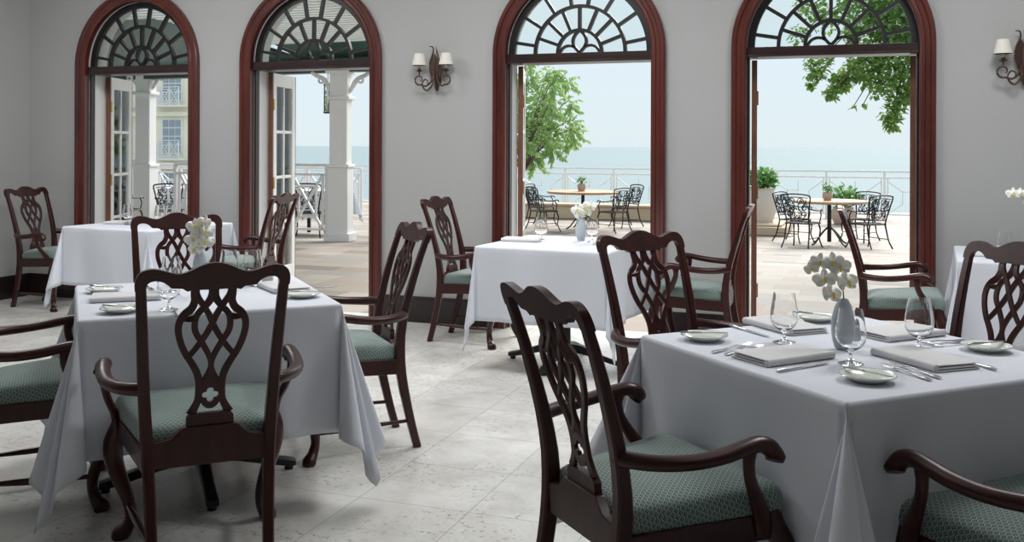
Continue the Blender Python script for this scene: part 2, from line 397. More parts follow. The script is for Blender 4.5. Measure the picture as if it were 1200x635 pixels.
# ------------------------------------------------------------------ the dining chair (local: faces +Y)
def interp(T, z):
    for (a, b), (c, d) in zip(T, T[1:]):
        if z <= c: f = (z-a)/(c-a); return b+(d-b)*f
    return T[-1][1]
def smooth_tab(T, n=8):
    P = catmull([(a, b, 0) for a, b in T], n); return [(p.x, p.y) for p in P]
YBK = smooth_tab([(0,-.300),(.1,-.272),(.2,-.248),(.3,-.226),(.4,-.212),(.5,-.210),(.62,-.228),(.75,-.262),(.88,-.303),(1.03,-.358)])
XBK = [(0,.172),(.3,.182),(.45,.190),(.6,.199),(.8,.207),(.95,.213)]
S_ = .00043; 
def zc_(y): return 1.012-(y+.12*max(0, y-500)-33)*S_
def bm_(x, z, o, off=0): return V((x, interp(YBK, z)+o+off, z))
def make_chair():
    root = empty('dining_chair')
    # rear legs continue up as stiles
    for s in (-1, 1):
        m = MB(); zs = [0,.05,.1,.16,.22,.28,.34,.40,.46,.52,.58,.64,.70,.76,.82,.88,.935]
        m.sweep([(s*interp(XBK, z), interp(YBK, z), z) for z in zs],
                [(.034,.034),(.034,.036),(.036,.042),(.038,.046),(.036,.036),(.034,.028),(.031,.024)], (0,1,0), n=8)
        m.build('rear_leg', 'mahogany', root)
    # serpentine crest rail with eared corners
    top = [(0,33),(50,38),(100,54),(150,78),(195,98),(235,107),(270,104),(310,92),(355,77),(400,67),(440,65),(480,75),(510,97),(528,130),(536,170),(534,222)]
    inn = [(462,222),(456,182),(440,162),(412,152),(375,154),(340,168),(312,190),(292,210),(250,214),(215,218),(185,240),(160,232)]
    def sm(L, n=3): return [(p.x, p.y) for p in catmull([(a, b, 0) for a, b in L], n)]
    half = sm(top)+sm(inn, 2)
    poly = [(x*S_, zc_(y)) for x, y in half]+[(-x*S_, zc_(y)) for x, y in reversed(half[1:])]
    m = MB(); m.prism(poly, lambda a, b, o: bm_(a, b, o), .027); m.build('crest_rail', 'mahogany', root, bevel=.006, ang=50)
    # pierced interlaced splat
    m = MB(); W1 = .0145
    def strand(L, w, dy=0):
        for s in (-1, 1):
            m.sweep([bm_(s*x*S_, zc_(y), 0, dy) for x, y in sm(L, 4)], [(q*S_, .012) for q in w] if isinstance(w, list) else [(w*S_, .012)], (0,1,0), n=8)
    strand([(-120,215),(-122,250),(-105,295),(-67,355),(-30,420),(0,490),(35,555),(75,615),(115,665),(150,705)], [54,48,45,45,45,45,42,40], .001)
    strand([(0,215),(-6,270),(-30,325),(-67,372),(-108,420),(-124,480),(-118,545),(-78,610),(-42,668),(-14,722),(0,770),(0,810),(0,885)], [76,56,46,45,45,45,42,40,50], -.001)
    strand([(-130,215),(-132,270),(-130,320),(-152,375),(-198,415),(-228,465),(-236,530),(-218,612),(-182,692),(-140,755),(-103,820),(-84,885),(-82,960),(-88,1020),(-112,1072),(-138,1112)], [60,54,54,58,54,50,48,48,48,52,52,50,50,56,66])
    strand([(-205,450),(-160,452),(-118,442)], [30,44,44])
    strand([(0,800),(-22,850),(-60,900)], [44,44,36], -.001)
    # plate with a quatrefoil piercing
    NQ = 48; A = []; B = []
    for k in range(NQ):
        t = 2*pi*k/NQ
        ox, oy = 84*cos(t), 112*sin(t)
        q = 30+22*abs(cos(2*t))**.9; ix, iy = q*1.15*cos(t), q*.95*sin(t)
        A.append((ox, 968+oy)); B.append((ix, 985+iy))
    vs = []
    for off in (-.0065, .0065): vs += [bm_(x*S_, zc_(y), off) for x, y in A]+[bm_(x*S_, zc_(y), off) for x, y in B]
    fs = []
    for k in range(NQ):
        j = (k+1) % NQ
        fs += [(k, j, NQ+j, NQ+k), (2*NQ+k, 3*NQ+k, 3*NQ+j, 2*NQ+j), (k, 2*NQ+k, 2*NQ+j, j), (NQ+k, NQ+j, 3*NQ+j, 3*NQ+k)]
    m.add(vs, fs)
    m.prism([(-.062, .520), (.062, .520), (.072, .508), (.074, .470), (-.074, .470), (-.072, .508)], lambda a, b, o: bm_(a, b, o), .022)
    m.build('splat', 'mahogany', root, ang=35)
    # seat frame
    m = MB()
    ft = [(-.17,.438),(-.12,.446),(-.085,.480),(.085,.480),(.12,.446),(.17,.438)]
    m.prism([(-.185,.358),(.185,.358)]+[(a, b) for a, b in ft[::-1]], lambda a, b, o: V((a, -.212+o, b)), .030)
    for s in (-1, 1):
        a, b = V((s*.190, -.205, 0)), V((s*.262, .205, 0)); d = (b-a).normalized(); nn = V((d.y, -d.x, 0))*.013
        vs = [p+q+V((0,0,z-.028*(.205-p.y)/.41)) for z in (.372,.440) for p, q in ((a,nn),(b,nn),(b,-nn),(a,-nn))]
        m.add(vs, [(0,1,2,3),(7,6,5,4),(0,4,5,1),(1,5,6,2),(2,6,7,3),(3,7,4,0)])
    m.box((0, .212, .406), (.525, .026, .068)); m.build('seat_frame', 'mahogany', root, bevel=.003)
    # cushion: rounded trapezoid, crowned
    base = []
    cor = [(-.190,-.190,.02),(.190,-.190,.02),(.276,.232,.045),(-.276,.232,.045)]
    pts = [V((c[0], c[1], 0)) for c in cor]
    for i, c in enumerate(cor):
        p = pts[i]; a = (pts[i-1]-p).normalized(); b = (pts[(i+1) % 4]-p).normalized(); r = c[2]
        for k in range(7):
            t = k/6; q = p+a*r*(1-t)**2+b*r*t**2; base.append(q)
    dense = []
    for i in range(len(base)):
        a, b = base[i], base[(i+1) % len(base)]; n = max(1, int((b-a).length/.03))
        dense += [a+(b-a)*k/n for k in range(n)]
    n = len(dense); cen = V((0, .03, 0)); m = MB(); uvs = []
    layers = [(1.0, .428, .088), (1.012, .445, .07), (1.022, .462, .052), (1.012, .480, .034), (.985, .494, .018), (.94, .503, 0), (.86, .509, 0), (.74, .515, 0), (.58, .520, 0), (.4, .5235, 0), (.2, .525, 0), (.02, .5255, 0)]
    nor = []
    for i in range(n):
        t_ = dense[(i+1) % n]-dense[i-1]; nor.append(V((t_.y, -t_.x, 0)).normalized())
    for f, z, drop in layers:
        for p, nr in zip(dense, nor):
            q = cen+(p-cen)*f; m.v.append((q.x, q.y, z-.028*(.23-q.y)/.42)); d = (p-cen)
            e = cen+(p-cen)*min(f, .94)
            if drop:
                uvs.append((e.x+nr.x*drop, e.y+nr.y*drop))
            else: uvs.append((q.x, q.y))
    for i in range(len(layers)-1):
        for k in range(n): m.f.append((i*n+k, i*n+(k+1) % n, (i+1)*n+(k+1) % n, (i+1)*n+k))
    m.f.append(tuple((len(layers)-1)*n+k for k in range(n))); m.f.append(tuple(range(n))[::-1])
    o = m.build('seat_cushion', 'fabric', root, ang=0)
    uvl = o.data.uv_layers.new(name='UVMap')
    for lp in o.data.loops: uvl.data[lp.index].uv = uvs[lp.vertex_index]
    # arms, supports, front legs, stretchers
    for s in (-1, 1):
        m = MB()
        m.sweep([(s*.196,-.232,.612),(s*.225,-.215,.612),(s*.268,-.16,.609),(s*.300,-.08,.610),(s*.312,0,.618),(s*.312,.07,.630),(s*.308,.115,.632),(s*.310,.145,.620),(s*.318,.155,.603),(s*.322,.150,.590)],
                [(.032,.042),(.036,.042),(.044,.040),(.048,.038),(.048,.038),(.046,.038),(.048,.042),(.054,.046),(.056,.044),(.046,.034)], (0,0,1), n=12, smooth=4, power=2)
        a = m.build('armrest', 'mahogany', root, ang=60)
        m = MB()
        m.sweep([(s*.309,.085,.622),(s*.311,.080,.59),(s*.306,.088,.55),(s*.294,.112,.505),(s*.278,.140,.462),(s*.270,.158,.42),(s*.268,.162,.385)],
                [(.030,.040),(.028,.032),(.026,.032),(.026,.038),(.026,.046),(.028,.052),(.024,.046)], (0,1,0), n=12, smooth=3, power=2)
        m.build('arm_support', 'mahogany', a, ang=60)
        m = MB()
        m.sweep([(s*.248,.196,.44),(s*.258,.206,.395),(s*.276,.224,.335),(s*.276,.224,.275),(s*.254,.204,.205),(s*.228,.182,.14),(s*.220,.176,.085),(s*.234,.190,.04),(s*.252,.208,.016),(s*.256,.212,.0)],
                [(.052,.052),(.060,.060),(.068,.068),(.064,.064),(.054,.054),(.044,.044),(.039,.039),(.046,.046),(.062,.062),(.056,.056)], (0,1,0), n=12, smooth=4, power=2)
        m.build('front_leg', 'mahogany', root, ang=60)
        m = MB(); m.tube([(s*.178,-.262,.125),(s*.19,-.15,.125),(s*.20,-.07,.125),(s*.212,.03,.125),(s*.224,.12,.125),(s*.232,.19,.125)], [.008,.009,.013,.014,.010,.008], 8, 3); m.build('stretcher', 'mahogany', root, ang=60)
    return root
chair = Proto(make_chair())
CH = [  # x, y, yaw, label, group
 (-2.125, 2.80, 42.9, 'dark mahogany armchair seen from behind at the near side of the front left table', 'chairs round the front left table'),
 (-3.03, 3.01, -47, 'mahogany armchair cut by the left photo edge, arms and green seat showing', 'chairs round the front left table'),
 (-2.275, 4.02, 133, 'mahogany armchair in profile at the right side of the front left table', 'chairs round the front left table'),
 (-3.229, 4.094, 223.6, 'mahogany armchair on the far side of the front left table, back rising behind the orchids', 'chairs round the front left table'),
 (-6.504, 6.603, -88.7, 'mahogany armchair in the room corner by the left wall, left of the far left table', 'chairs round the far left table'),
 (-4.53, 6.47, 98, 'mahogany armchair right of the far left table, in front of the second arched doorway', 'chairs round the far left table'),
 (-2.60, 6.503, -92, 'mahogany armchair against the wall under the wall lamp, left of the middle table', 'chairs round the middle table'),
 (-1.06, 6.42, 92, 'mahogany armchair between the third and fourth arched doorways, right of the middle table', 'chairs round the middle table'),
 (-.556, 2.66, -44.9, 'large near mahogany armchair with its back to the camera, left front of the right table', 'chairs round the front right table'),
 (-.661, 3.972, -127.9, 'mahogany armchair behind the left corner of the front right table, facing the camera', 'chairs round the front right table'),
 (.304, 3.99, 136.1, 'mahogany armchair behind the right end of the front right table, cut by the photo edge', 'chairs round the front right table'),
 (.395, 2.67, 44.4, 'mahogany armchair in the bottom right corner, only one arm and green seat showing', 'chairs round the front right table'),
 (.175, 6.45, -90, 'mahogany armchair seen side on before the fourth arched doorway', 'chair at the far right table')]
for x, y, a, l, g in CH: chair.place((x, y, 0), R(a), label=l, cat='chair', group=g)

# ------------------------------------------------------------------ tables and cloths
ZT = .76
def make_cloth(L, d, rnd, amp=.012, wedge=False, flare=1):
    """square cloth draped over a square top; corners fall in cone folds"""
    m = MB(); h = L/2; ro = .012; NT = 14; ND = 16; NP = 44
    def hang(t):                                  # distance over the edge -> out, down, remaining
        q = ro*pi/2
        return (ro*sin(t/ro), ro*(1-cos(t/ro)), 0) if t < q else (ro, ro, t-q)
    ts = [0, .004, .009, .0145, .0189]+[.0189+(d-.0189)*((k/ND)**1.0) for k in range(1, ND+1)]
    # top
    g = [[(-h+2*h*i/NT, -h+2*h*j/NT, ZT) for j in range(NT+1)] for i in range(NT+1)]
    for i in range(NT):
        for j in range(NT): m.add([g[i][j], g[i+1][j], g[i+1][j+1], g[i][j+1]], [(0,1,2,3)])
    for side in range(4):
        ph = [rnd.uniform(0, 6.28) for _ in range(3)]
        rot = Matrix.Rotation(side*pi/2, 3, 'Z'); NS = NT*3
        def SP(s, t):
            o, dn, rem = hang(t); e = 1-(s/h)**2; e2 = min(1, 3*(1-abs(s)/h))
            wv = amp*(rem/d)*e2*(sin(s*9+ph[0])+.6*sin(s*17+ph[1])+.3*sin(s*29+ph[2]))
            tilt = .02*e*rem/d
            return rot@V((h+o+wv*1.3-tilt*.6, s, ZT-dn-rem*.998))
        for i in range(NS):
            s0, s1 = -h+2*h*i/NS, -h+2*h*(i+1)/NS
            for a, b in zip(ts, ts[1:]): m.add([SP(s0,a), SP(s1,a), SP(s1,b), SP(s0,b)], [(0,1,2,3)])
        # corner between this side (+a) and the next (+b)
        j = lambda q: q*rnd.uniform(.88, 1.12)
        loop = [(0,0),(j(-4),j(10)),(j(0),j(17)),(j(7),j(18)),(j(8),j(10)),(j(10.0),j(10.0)),(j(13),j(13)),(j(10.0),j(9.5)),(j(10),j(7)),(j(18),j(6)),(j(17),j(0)),(j(10),j(-4)),(0,0)]
        if wedge: loop = [(0,0),(-4,9),(-1,14),(j(4),j(11)),(8,16),(15,15),(16,8),(j(11),j(4)),(14,-1),(9,-4),(0,0)]
        C = catmull([(x, y, 0) for x, y in loop], 14); acc = [0]
        for p, q in zip(C, C[1:]): acc.append(acc[-1]+(q-p).length)
        sc = 90/acc[-1]; tot = acc[-1]
        def dirv(phi):
            t = phi/(pi/2)*tot; k = 0
            while k < len(acc)-2 and acc[k+1] < t: k += 1
            f = (t-acc[k])/(acc[k+1]-acc[k]+1e-9); p = C[k]+(C[k+1]-C[k])*f
            th = R(p.length*sc)*flare; az = math.atan2(p.y, p.x)
            return V((sin(th)*cos(az), sin(th)*sin(az), -cos(th)))
        def CP(phi, fr):
            rm = d/max(cos(phi), sin(phi)); t = fr*rm/1.0; o, dn, rem = hang(t)
            # keep the first rows matched with the flat sides
            return rot@(V((h+o*cos(phi), h+o*sin(phi), ZT-dn))+dirv(phi)*rem)
        fr = [t/d for t in ts]
        for i in range(NP):
            p0, p1 = pi/2*i/NP, pi/2*(i+1)/NP
            for a, b in zip(fr, fr[1:]): m.add([CP(p0,a), CP(p1,a), CP(p1,b), CP(p0,b)], [(0,1,2,3)])
    return m
def table(x, y, yaw, L, d, seed, tl, cl, flare=1, amp=.01):
    t = empty('dining_table', (x, y, 0), R(yaw), label=tl, cat='table')
    m = MB(); m.box((0,0,.742), (L-.03, L-.03, .028)); m.build('table_top', 'pinkwood', t, bevel=.004)
    m = MB(); m.lathe([(.03,.07),(.045,.09),(.035,.12),(.032,.65),(.05,.69),(.11,.727)], n=20); m.build('column', 'black', t)
    for k in range(4):
        m = MB(); a = k*pi/2
        m.sweep([(.02*cos(a), .02*sin(a), .10), (.12*cos(a), .12*sin(a), .095), (.26*cos(a), .26*sin(a), .055), (.36*cos(a), .36*sin(a), .032), (.385*cos(a), .385*sin(a), .03)],
                [(.06,.06),(.05,.05),(.045,.035),(.05,.03),(.045,.024)], (0,0,1), n=8, smooth=3)
        m.tube([(.36*cos(a), .36*sin(a), 0), (.36*cos(a), .36*sin(a), .025)], .018, 12); m.build('foot', 'black', t)
    rnd = random.Random(seed)
    c = make_cloth(L, d, rnd, amp, seed == 11, flare).build('tablecloth', 'linen', ang=0, merge=True); c.location = (x, y, 0); c.rotation_euler = (0,0,R(yaw))
    s = c.modifiers.new('solid', 'SOLIDIFY'); s.thickness = .0016; s.offset = 1
    tag(c, cl, 'tablecloth'); return t
table(-2.573, 3.377, 44, .915, .50, 3, 'dining table at front left, only its black splayed feet showing', 'white tablecloth on the front left table, corner folds falling nearly to the floor', .86)
table(-.042, 3.147, -45.75, .906, .53, 11, 'square dining table at front right, fully hidden under a long cloth', 'white tablecloth on the front right table, sharp fold at the corner nearest the camera')
table(-1.81, 6.00, -4, .84, .46, 5, 'square dining table in front of the third arched doorway', 'white tablecloth on the middle table in front of the third doorway', .38)
table(-5.20, 6.20, -6, .85, .44, 8, 'square dining table by the far left doorway', 'white tablecloth on the far left table beside the corner chair', .7)
table(.92, 6.28, -3, .88, .47, 9, 'square dining table against the wall at the right photo edge', 'white tablecloth on the far right table, cut by the photo edge', .5)

# ------------------------------------------------------------------ tableware
ZI = ZT+.0018
def mk_glass():
    m = MB()
    m.lathe([(.0001,.002),(.033,.002),(.035,.0035),(.031,.0055),(.013,.010),(.0052,.016),(.0048,.026),(.0065,.036),(.018,.042),(.031,.052),(.040,.067),(.0425,.082),(.041,.102),(.0365,.130),(.0325,.156),
             (.0315,.156),(.0355,.130),(.040,.102),(.0415,.082),(.039,.068),(.030,.054),(.017,.0445),(.0001,.0425)], n=44)
    return m.build('water_goblet', 'glass', ang=60)
goblet = Proto(mk_glass())
def mk_plate():
    r = empty('bread_plate'); m = MB()
    m.lathe([(.0001,.0),(.040,.0),(.045,.003),(.056,.010),(.073,.017),(.0735,.0185),(.072,.019),(.056,.0125),(.044,.006),(.0001,.0045)], n=48); m.build('dish', 'china', r, ang=50)
    m = MB(); m.lathe([(.0001,.0050),(.043,.0065),(.0435,.0069),(.0001,.0056)], n=40); m.build('green_well', 'china_green', r)
    m = MB(); m.tube([(.0725*cos(2*pi*k/48), .0725*sin(2*pi*k/48), .0186) for k in range(48)], .0009, 6, closed=True); m.build('silver_rim', 'silver2', r)
    return r
plate = Proto(mk_plate())
def mk_knife(L=.21, nm='dinner_knife'):
    r = empty(nm); m = MB()
    m.sweep([(0,0,.005),(.02,0,.0058),(L*.22,0,.0052),(L*.42,0,.0048),(L*.45,0,.0045)], [(.008,.007),(.0125,.009),(.0115,.008),(.008,.006),(.006,.005)], (0,0,1), n=10, smooth=3, power=2); m.build('handle', 'silver', r, ang=60)
    m = MB(); n = 10; A = []; 
    pr = [(L*.44,.0035),(L*.47,.007),(L*.7,.0085),(L*.9,.0095),(L*.97,.008),(L,.002)]
    poly = [(x, w) for x, w in pr]+[(x, -.006 if x < L*.95 else -.001) for x, w in reversed(pr)]
    m.prism(poly, lambda a, b, o: V((a, b, .0042+o)), .0014); m.build('blade', 'silver', r)
    return r
knife = Proto(mk_knife()); butter = Proto(mk_knife(.15, 'butter_knife'))
def mk_fork(L=.19):
    r = empty('dinner_fork'); m = MB()
    m.sweep([(0,0,.004),(.02,0,.0045),(L*.35,0,.005),(L*.58,0,.009),(L*.66,0,.008),(L*.73,0,.005)], [(.012,.003),(.015,.004),(.007,.004),(.005,.004),(.010,.003),(.022,.002)], (0,0,1), n=8, smooth=3); m.build('handle', 'silver', r, ang=60)
    m = MB()
    for k in (-1.5,-.5,.5,1.5):
        m.sweep([(L*.70, k*.0052, .0055), (L*.8, k*.0058, .0035), (L*.92, k*.0055, .006), (L, k*.005, .0095)], [(.0034,.0018),(.003,.0016),(.0014,.001)], (0,0,1), n=6, smooth=2)
    m.build('tines', 'silver', r, ang=60); return r
fork = Proto(mk_fork())
def mk_napkin():
    m = MB(); W, D = .26, .15; n = 10
    def sheet(z0, x0, x1, y0, y1, th, sag):
        vs = []; fs = []; nx, ny = 14, 8
        for k in (0, 1):
            for i in range(nx+1):
                for j in range(ny+1):
                    u, v = i/nx, j/ny; x = x0+(x1-x0)*u; y = y0+(y1-y0)*v
                    z = z0+k*th+sag*(.5+.5*sin(3*u+2*v))*.6
                    e = min(u, 1-u, v*.6, (1-v)*.6); z -= (k-.5)*th*.55*max(0, 1-e/.05)
                    vs.append((x, y, z))
        N1 = (nx+1)*(ny+1)
        for i in range(nx):
            for j in range(ny):
                a = i*(ny+1)+j; fs += [(a, a+ny+1, a+ny+2, a+1), (N1+a, N1+a+1, N1+a+ny+2, N1+a+ny+1)]
        per = [i*(ny+1) for i in range(nx+1)]+[nx*(ny+1)+j for j in range(1, ny+1)]+[i*(ny+1)+ny for i in range(nx-1, -1, -1)]+[j for j in range(ny-1, 0, -1)]
        fs += [(per[i], per[(i+1) % len(per)], N1+per[(i+1) % len(per)], N1+per[i]) for i in range(len(per))]
        m.add(vs, fs)
    sheet(0, -W/2, W/2, -D/2, D/2, .0075, 0); sheet(.0070, -W/2+.003, W/2-.002, -D/2+.002, D/2-.001, .006, .002); sheet(.0138, -W/2+.001, W/2-.006, -D/2+.004, D/2-.002, .006, .004)
    m.tube([(-W/2+.004, -D/2+.004, .010), (W/2-.006, -D/2+.005, .0115)], .0105, 10)
    return m.build('folded_napkin', 'napkin', ang=50)
napkin = Proto(mk_napkin())
def mk_vase():
    m = MB(); m.lathe([(.0001,.0),(.020,.0),(.026,.006),(.033,.03),(.036,.06),(.034,.095),(.026,.128),(.017,.146),(.014,.152),(.0115,.152),(.014,.14),(.02,.12),(.0001,.10)], n=32, sy=.85)
    return m.build('bud_vase', 'vase', ang=60)
vase = Proto(mk_vase())
def mk_bloom():
    r = empty('orchid_bloom'); m = MB()
    def petal(ang, L, W, cup, z0=0):
        vs = []; fs = []; nu, nv = 8, 6
        for i in range(nu+1):
            u = i/nu; w = W*(sin(pi*min(1, u*.88+.06))**.75)
            for j in range(nv+1):
                v = j/nv*2-1; x = L*u; y = w*v*.5; z = z0+cup*(u-.45)**2*4*L*.25-abs(v)**2*.006+.003*sin(5*u+3*v)
                vs.append((x*cos(ang)-y*sin(ang), x*sin(ang)+y*cos(ang), z))
        for i in range(nu):
            for j in range(nv): a = i*(nv+1)+j; fs.append((a, a+1, a+nv+2, a+nv+1))
        m.add(vs, fs)
    for a in (90, 215, 325): petal(R(a), .030, .020, .3, -.001)
    for a in (8, 172): petal(R(a), .034, .036, .4, .001)
    o = m.build('petals', 'petal', r, ang=0); s = o.modifiers.new('s', 'SOLIDIFY'); s.thickness = .0008
    m = MB(); m.ellipsoid((0,-.002,.006), (.0045,.006,.006)); m.ellipsoid((0,-.010,.006), (.004,.007,.003)); m.build('lip', 'lip', r)
    return r
bloom = Proto(mk_bloom())
def orchid_spray(base, path, blooms, label, where):
    """stem rising out of a vase with numbered blooms along it"""
    r = empty('orchid_spray', base, 0, label=label, cat='flower'); m = MB()
    m.tube(path, [.0022,.002,.0016], 6, 4); m.build('stem', 'stem', r)
    for k, (x, y, z, tilt, az, sc) in enumerate(blooms):
        b = copy_tree(bloom.root); b.parent = r; b.name = 'bloom'; b.location = (x, y, z); b.rotation_euler = (R(tilt), R(random.uniform(-14, 14)), R(az)); b.scale = (sc,)*3
        m = MB(); m.ellipsoid((0,0,0), (.001,.001,.001)) if False else None
def place_line(P, a, b, L, z=ZI, lift=0, **k):
    ang = math.atan2(b[1]-a[1], b[0]-a[0]); return P.place((a[0], a[1], z+lift), ang, **k)
TB = 'front right table'
def setting_knives(P, x, y, ang, label, off=.0):   # butter knife laid across a plate rim
    c, s = cos(R(ang)), sin(R(ang)); o = butter.place((x-.075*c, y-.075*s, ZI+.0192), R(ang), label=label, cat='knife', group='butter knives on bread plates'); return o
for x, y, a, l in ((-.49,3.14,18,'at the left corner of the front right table'), (-.005,2.745,-36,'nearest the camera on the front right table'), (.33,3.28,42,'at the right edge of the front right table'), (-.18,3.63,-20,'behind the orchids on the front right table'),
                   (-2.56,2.90,8,'at the front edge of the front left table'), (-2.97,3.27,0,'at the left corner of the front left table'), (-2.14,3.45,20,'at the right side of the front left table')):
    plate.place((x, y, ZI), R(a), label='white bread plate '+l, cat='plate', group='bread plates')
    setting_knives(None, x, y, a, 'butter knife on the plate '+l)
for x, y, a, l in ((-.235,2.955,48,'front right table, beside the forks and left plate'), (.145,3.05,-50,'front right table, just before the right goblet'), (-.27,3.45,-48,'front right table, behind the left goblet'), (.09,3.45,46,'front right table, behind and right of the vase'),
                   (-2.76,3.16,38,'left side of the front left table'), (-2.34,3.62,-40,'right far side of the front left table'), (-2.10,6.02,4,'left end of the middle table'), (-1.50,6.03,8,'right end of the middle table'), (-5.42,6.17,4,'left end of the far left table'), (.66,6.17,0,'left end of the far right table')):
    napkin.place((x, y, ZI), R(a), label='folded white napkin on the '+l, cat='napkin', group='folded white napkins')
for a, b, l in (((-.235,2.755),(-.09,2.945),'in front of the near left napkin, front right table'), ((-.445,3.41),(-.30,3.25),'beside the far left napkin, front right table'), ((.325,2.985),(.20,3.16),'half hidden behind the near right napkin, front right table'),
                (( -2.30,3.02),(-2.42,3.18),'between two goblets on the front left table'), ((-2.42,3.80),(-2.50,3.66),'beyond the right napkin of the front left table')):
    place_line(knife, a, b, .21, label='steel dinner knife '+l, cat='knife', group='dinner knives')
for a, b, l in (((-.435,2.945),(-.335,3.13),'left of the pair by the left goblet, front right table'), ((-.395,2.925),(-.30,3.11),'right of the pair by the left goblet, front right table'),
                ((.150,2.795),(.035,2.945),'nearer the camera before the near right napkin'), ((.175,2.83),(.06,2.975),'tucked against the near right napkin'),
                ((.285,3.42),(.155,3.31),'upper of the pair by the right goblet, front right table'), ((.305,3.385),(.175,3.275),'lower of the pair by the right goblet, front right table'),
                ((-.295,3.66),(-.205,3.52),'beside the far corner plate of the front right table'),
                ((-2.30,2.88),(-2.43,3.03),'left of the pair behind the chair back, front left table'), ((-2.26,2.92),(-2.39,3.07),'right of the pair behind the chair back, front left table'),
                ((-2.93,3.47),(-2.80,3.36),'beside the left corner plate of the front left table'), ((-2.16,3.75),(-2.24,3.62),'beside the right napkin of the front left table')):
    place_line(fork, a, b, .19, label='steel dinner fork '+l, cat='fork', group='dinner forks')
for x, y, l in ((-.25,3.18,'left of the orchid vase on the front right table'), (-.05,2.935,'in front of the orchid vase on the front right table'), (.14,3.21,'right of the orchid vase on the front right table'),
                (-2.43,3.00,'nearest the camera on the front left table'), (-2.66,3.30,'left of the orchids on the front left table'), (-2.60,3.60,'just right of the orchids on the front left table'), (-2.52,3.66,'rightmost on the front left table'),
                (-1.98,6.02,'left of the flower vase on the middle table'), (-1.66,6.09,'right of the flower vase on the middle table'),
                (-5.32,6.10,'left end of the far left table'), (-5.02,6.10,'left of the close pair on the far left table'), (-4.94,6.12,'right of the close pair on the far left table'), (.69,5.95,'left of the flowers on the far right table'), (.82,5.98,'on the far right table at the photo edge')):
    goblet.place((x, y, ZI), 0, label='clear water goblet '+l, cat='glass', group='water goblets')
for x, y, l in ((-.075,3.15,'front right table'), (-2.76,3.62,'front left table'), (-1.76,6.18,'middle table'), (.90,6.12,'far right table')):
    vase.place((x, y, ZI), R(20), label='grey blue oval bud vase in the centre of the '+l, cat='vase', group='bud vases')
ang = 20
def spray(x, y, ztop, hs, label, fan=(-.05,.02), n=6, lean=-.06):
    base = (x, y, ZI+.10); bl = []; hs_ = hs; hs = min(hs, max(q[1] for q in fan))
    path = [(0,0,0),(0,0,.07),(lean*.3,0,hs*.6),(lean,0,hs),(lean*2,0,hs*.98)]
    for (bx, bz, sc) in fan: bl.append((bx*cos(R(ang)), bx*sin(R(ang))-random.uniform(.008,.03), bz, 72+random.uniform(-10,12), 20+random.uniform(-25,25), sc))
    orchid_spray(base, path, bl, label, None)
spray(-.075, 3.15, 0, .17, 'white orchid spray with yellow centres over the front right table', [(-.095,.145,.75),(-.070,.165,.9),(-.032,.165,1.0),(-.055,.115,1.1),(-.010,.150,1.0),(.012,.105,1.15),(-.035,.070,1.1)], lean=-.05)
spray(-2.76, 3.62, 0, .20, 'white orchid cluster standing over the front left table against the far chair back', [(-.02,.155,1.15),(.022,.170,1.15),(.0,.138,1.15),(.034,.130,1.15),(-.024,.100,1.15),(.036,.088,1.2),(.004,.078,1.15),(-.016,.052,1.1)], lean=.01)
spray(-1.76, 6.18, 0, .14, 'small white flower cluster in the vase on the middle table', [(-.02,.10,1.2),(.03,.115,1.3),(.065,.125,1.3),(.0,.07,1.2),(.04,.085,1.2)], lean=.03)
spray(.90, 6.12, 0, .26, 'white orchid spray arching left over the far right table at the photo edge', [(-.17,.26,1.2),(-.13,.262,1.1),(-.09,.25,1.2),(-.05,.27,1.2),(-.07,.21,1.4),(-.02,.20,1.4),(.0,.26,1.3),(-.01,.15,1.4),(.03,.22,1.3)], lean=-.1)
for ob in [bloom.root]+list(bloom.root.children): bpy.data.objects.remove(ob)
def salt(x, y, label):
    r = empty('salt_shaker', (x, y, ZI), 0, label=label, cat='salt shaker'); m = MB()
    m.lathe([(.0001,0),(.014,0),(.016,.004),(.015,.03),(.011,.05),(.009,.055)], n=20); m.build('body', 'vase', r)
    m = MB(); m.lathe([(.010,.055),(.011,.06),(.009,.072),(.004,.08),(.0001,.082)], n=20); m.build('cap', 'silver', r)
salt(-.035, 3.24, 'slim grey shaker with steel cap behind the vase, front right table')
def pot(x, y, label):
    m = MB(); m.box((0,0,.022), (.05,.05,.044)); o = m.build('sugar_holder', 'china', bevel=.006); o.location = (x, y, ZI); o.rotation_euler = (0,0,R(30)); tag(o, label, 'sugar holder')
pot(-2.50, 3.745, 'small square white china sugar holder at the far side of the front left table')

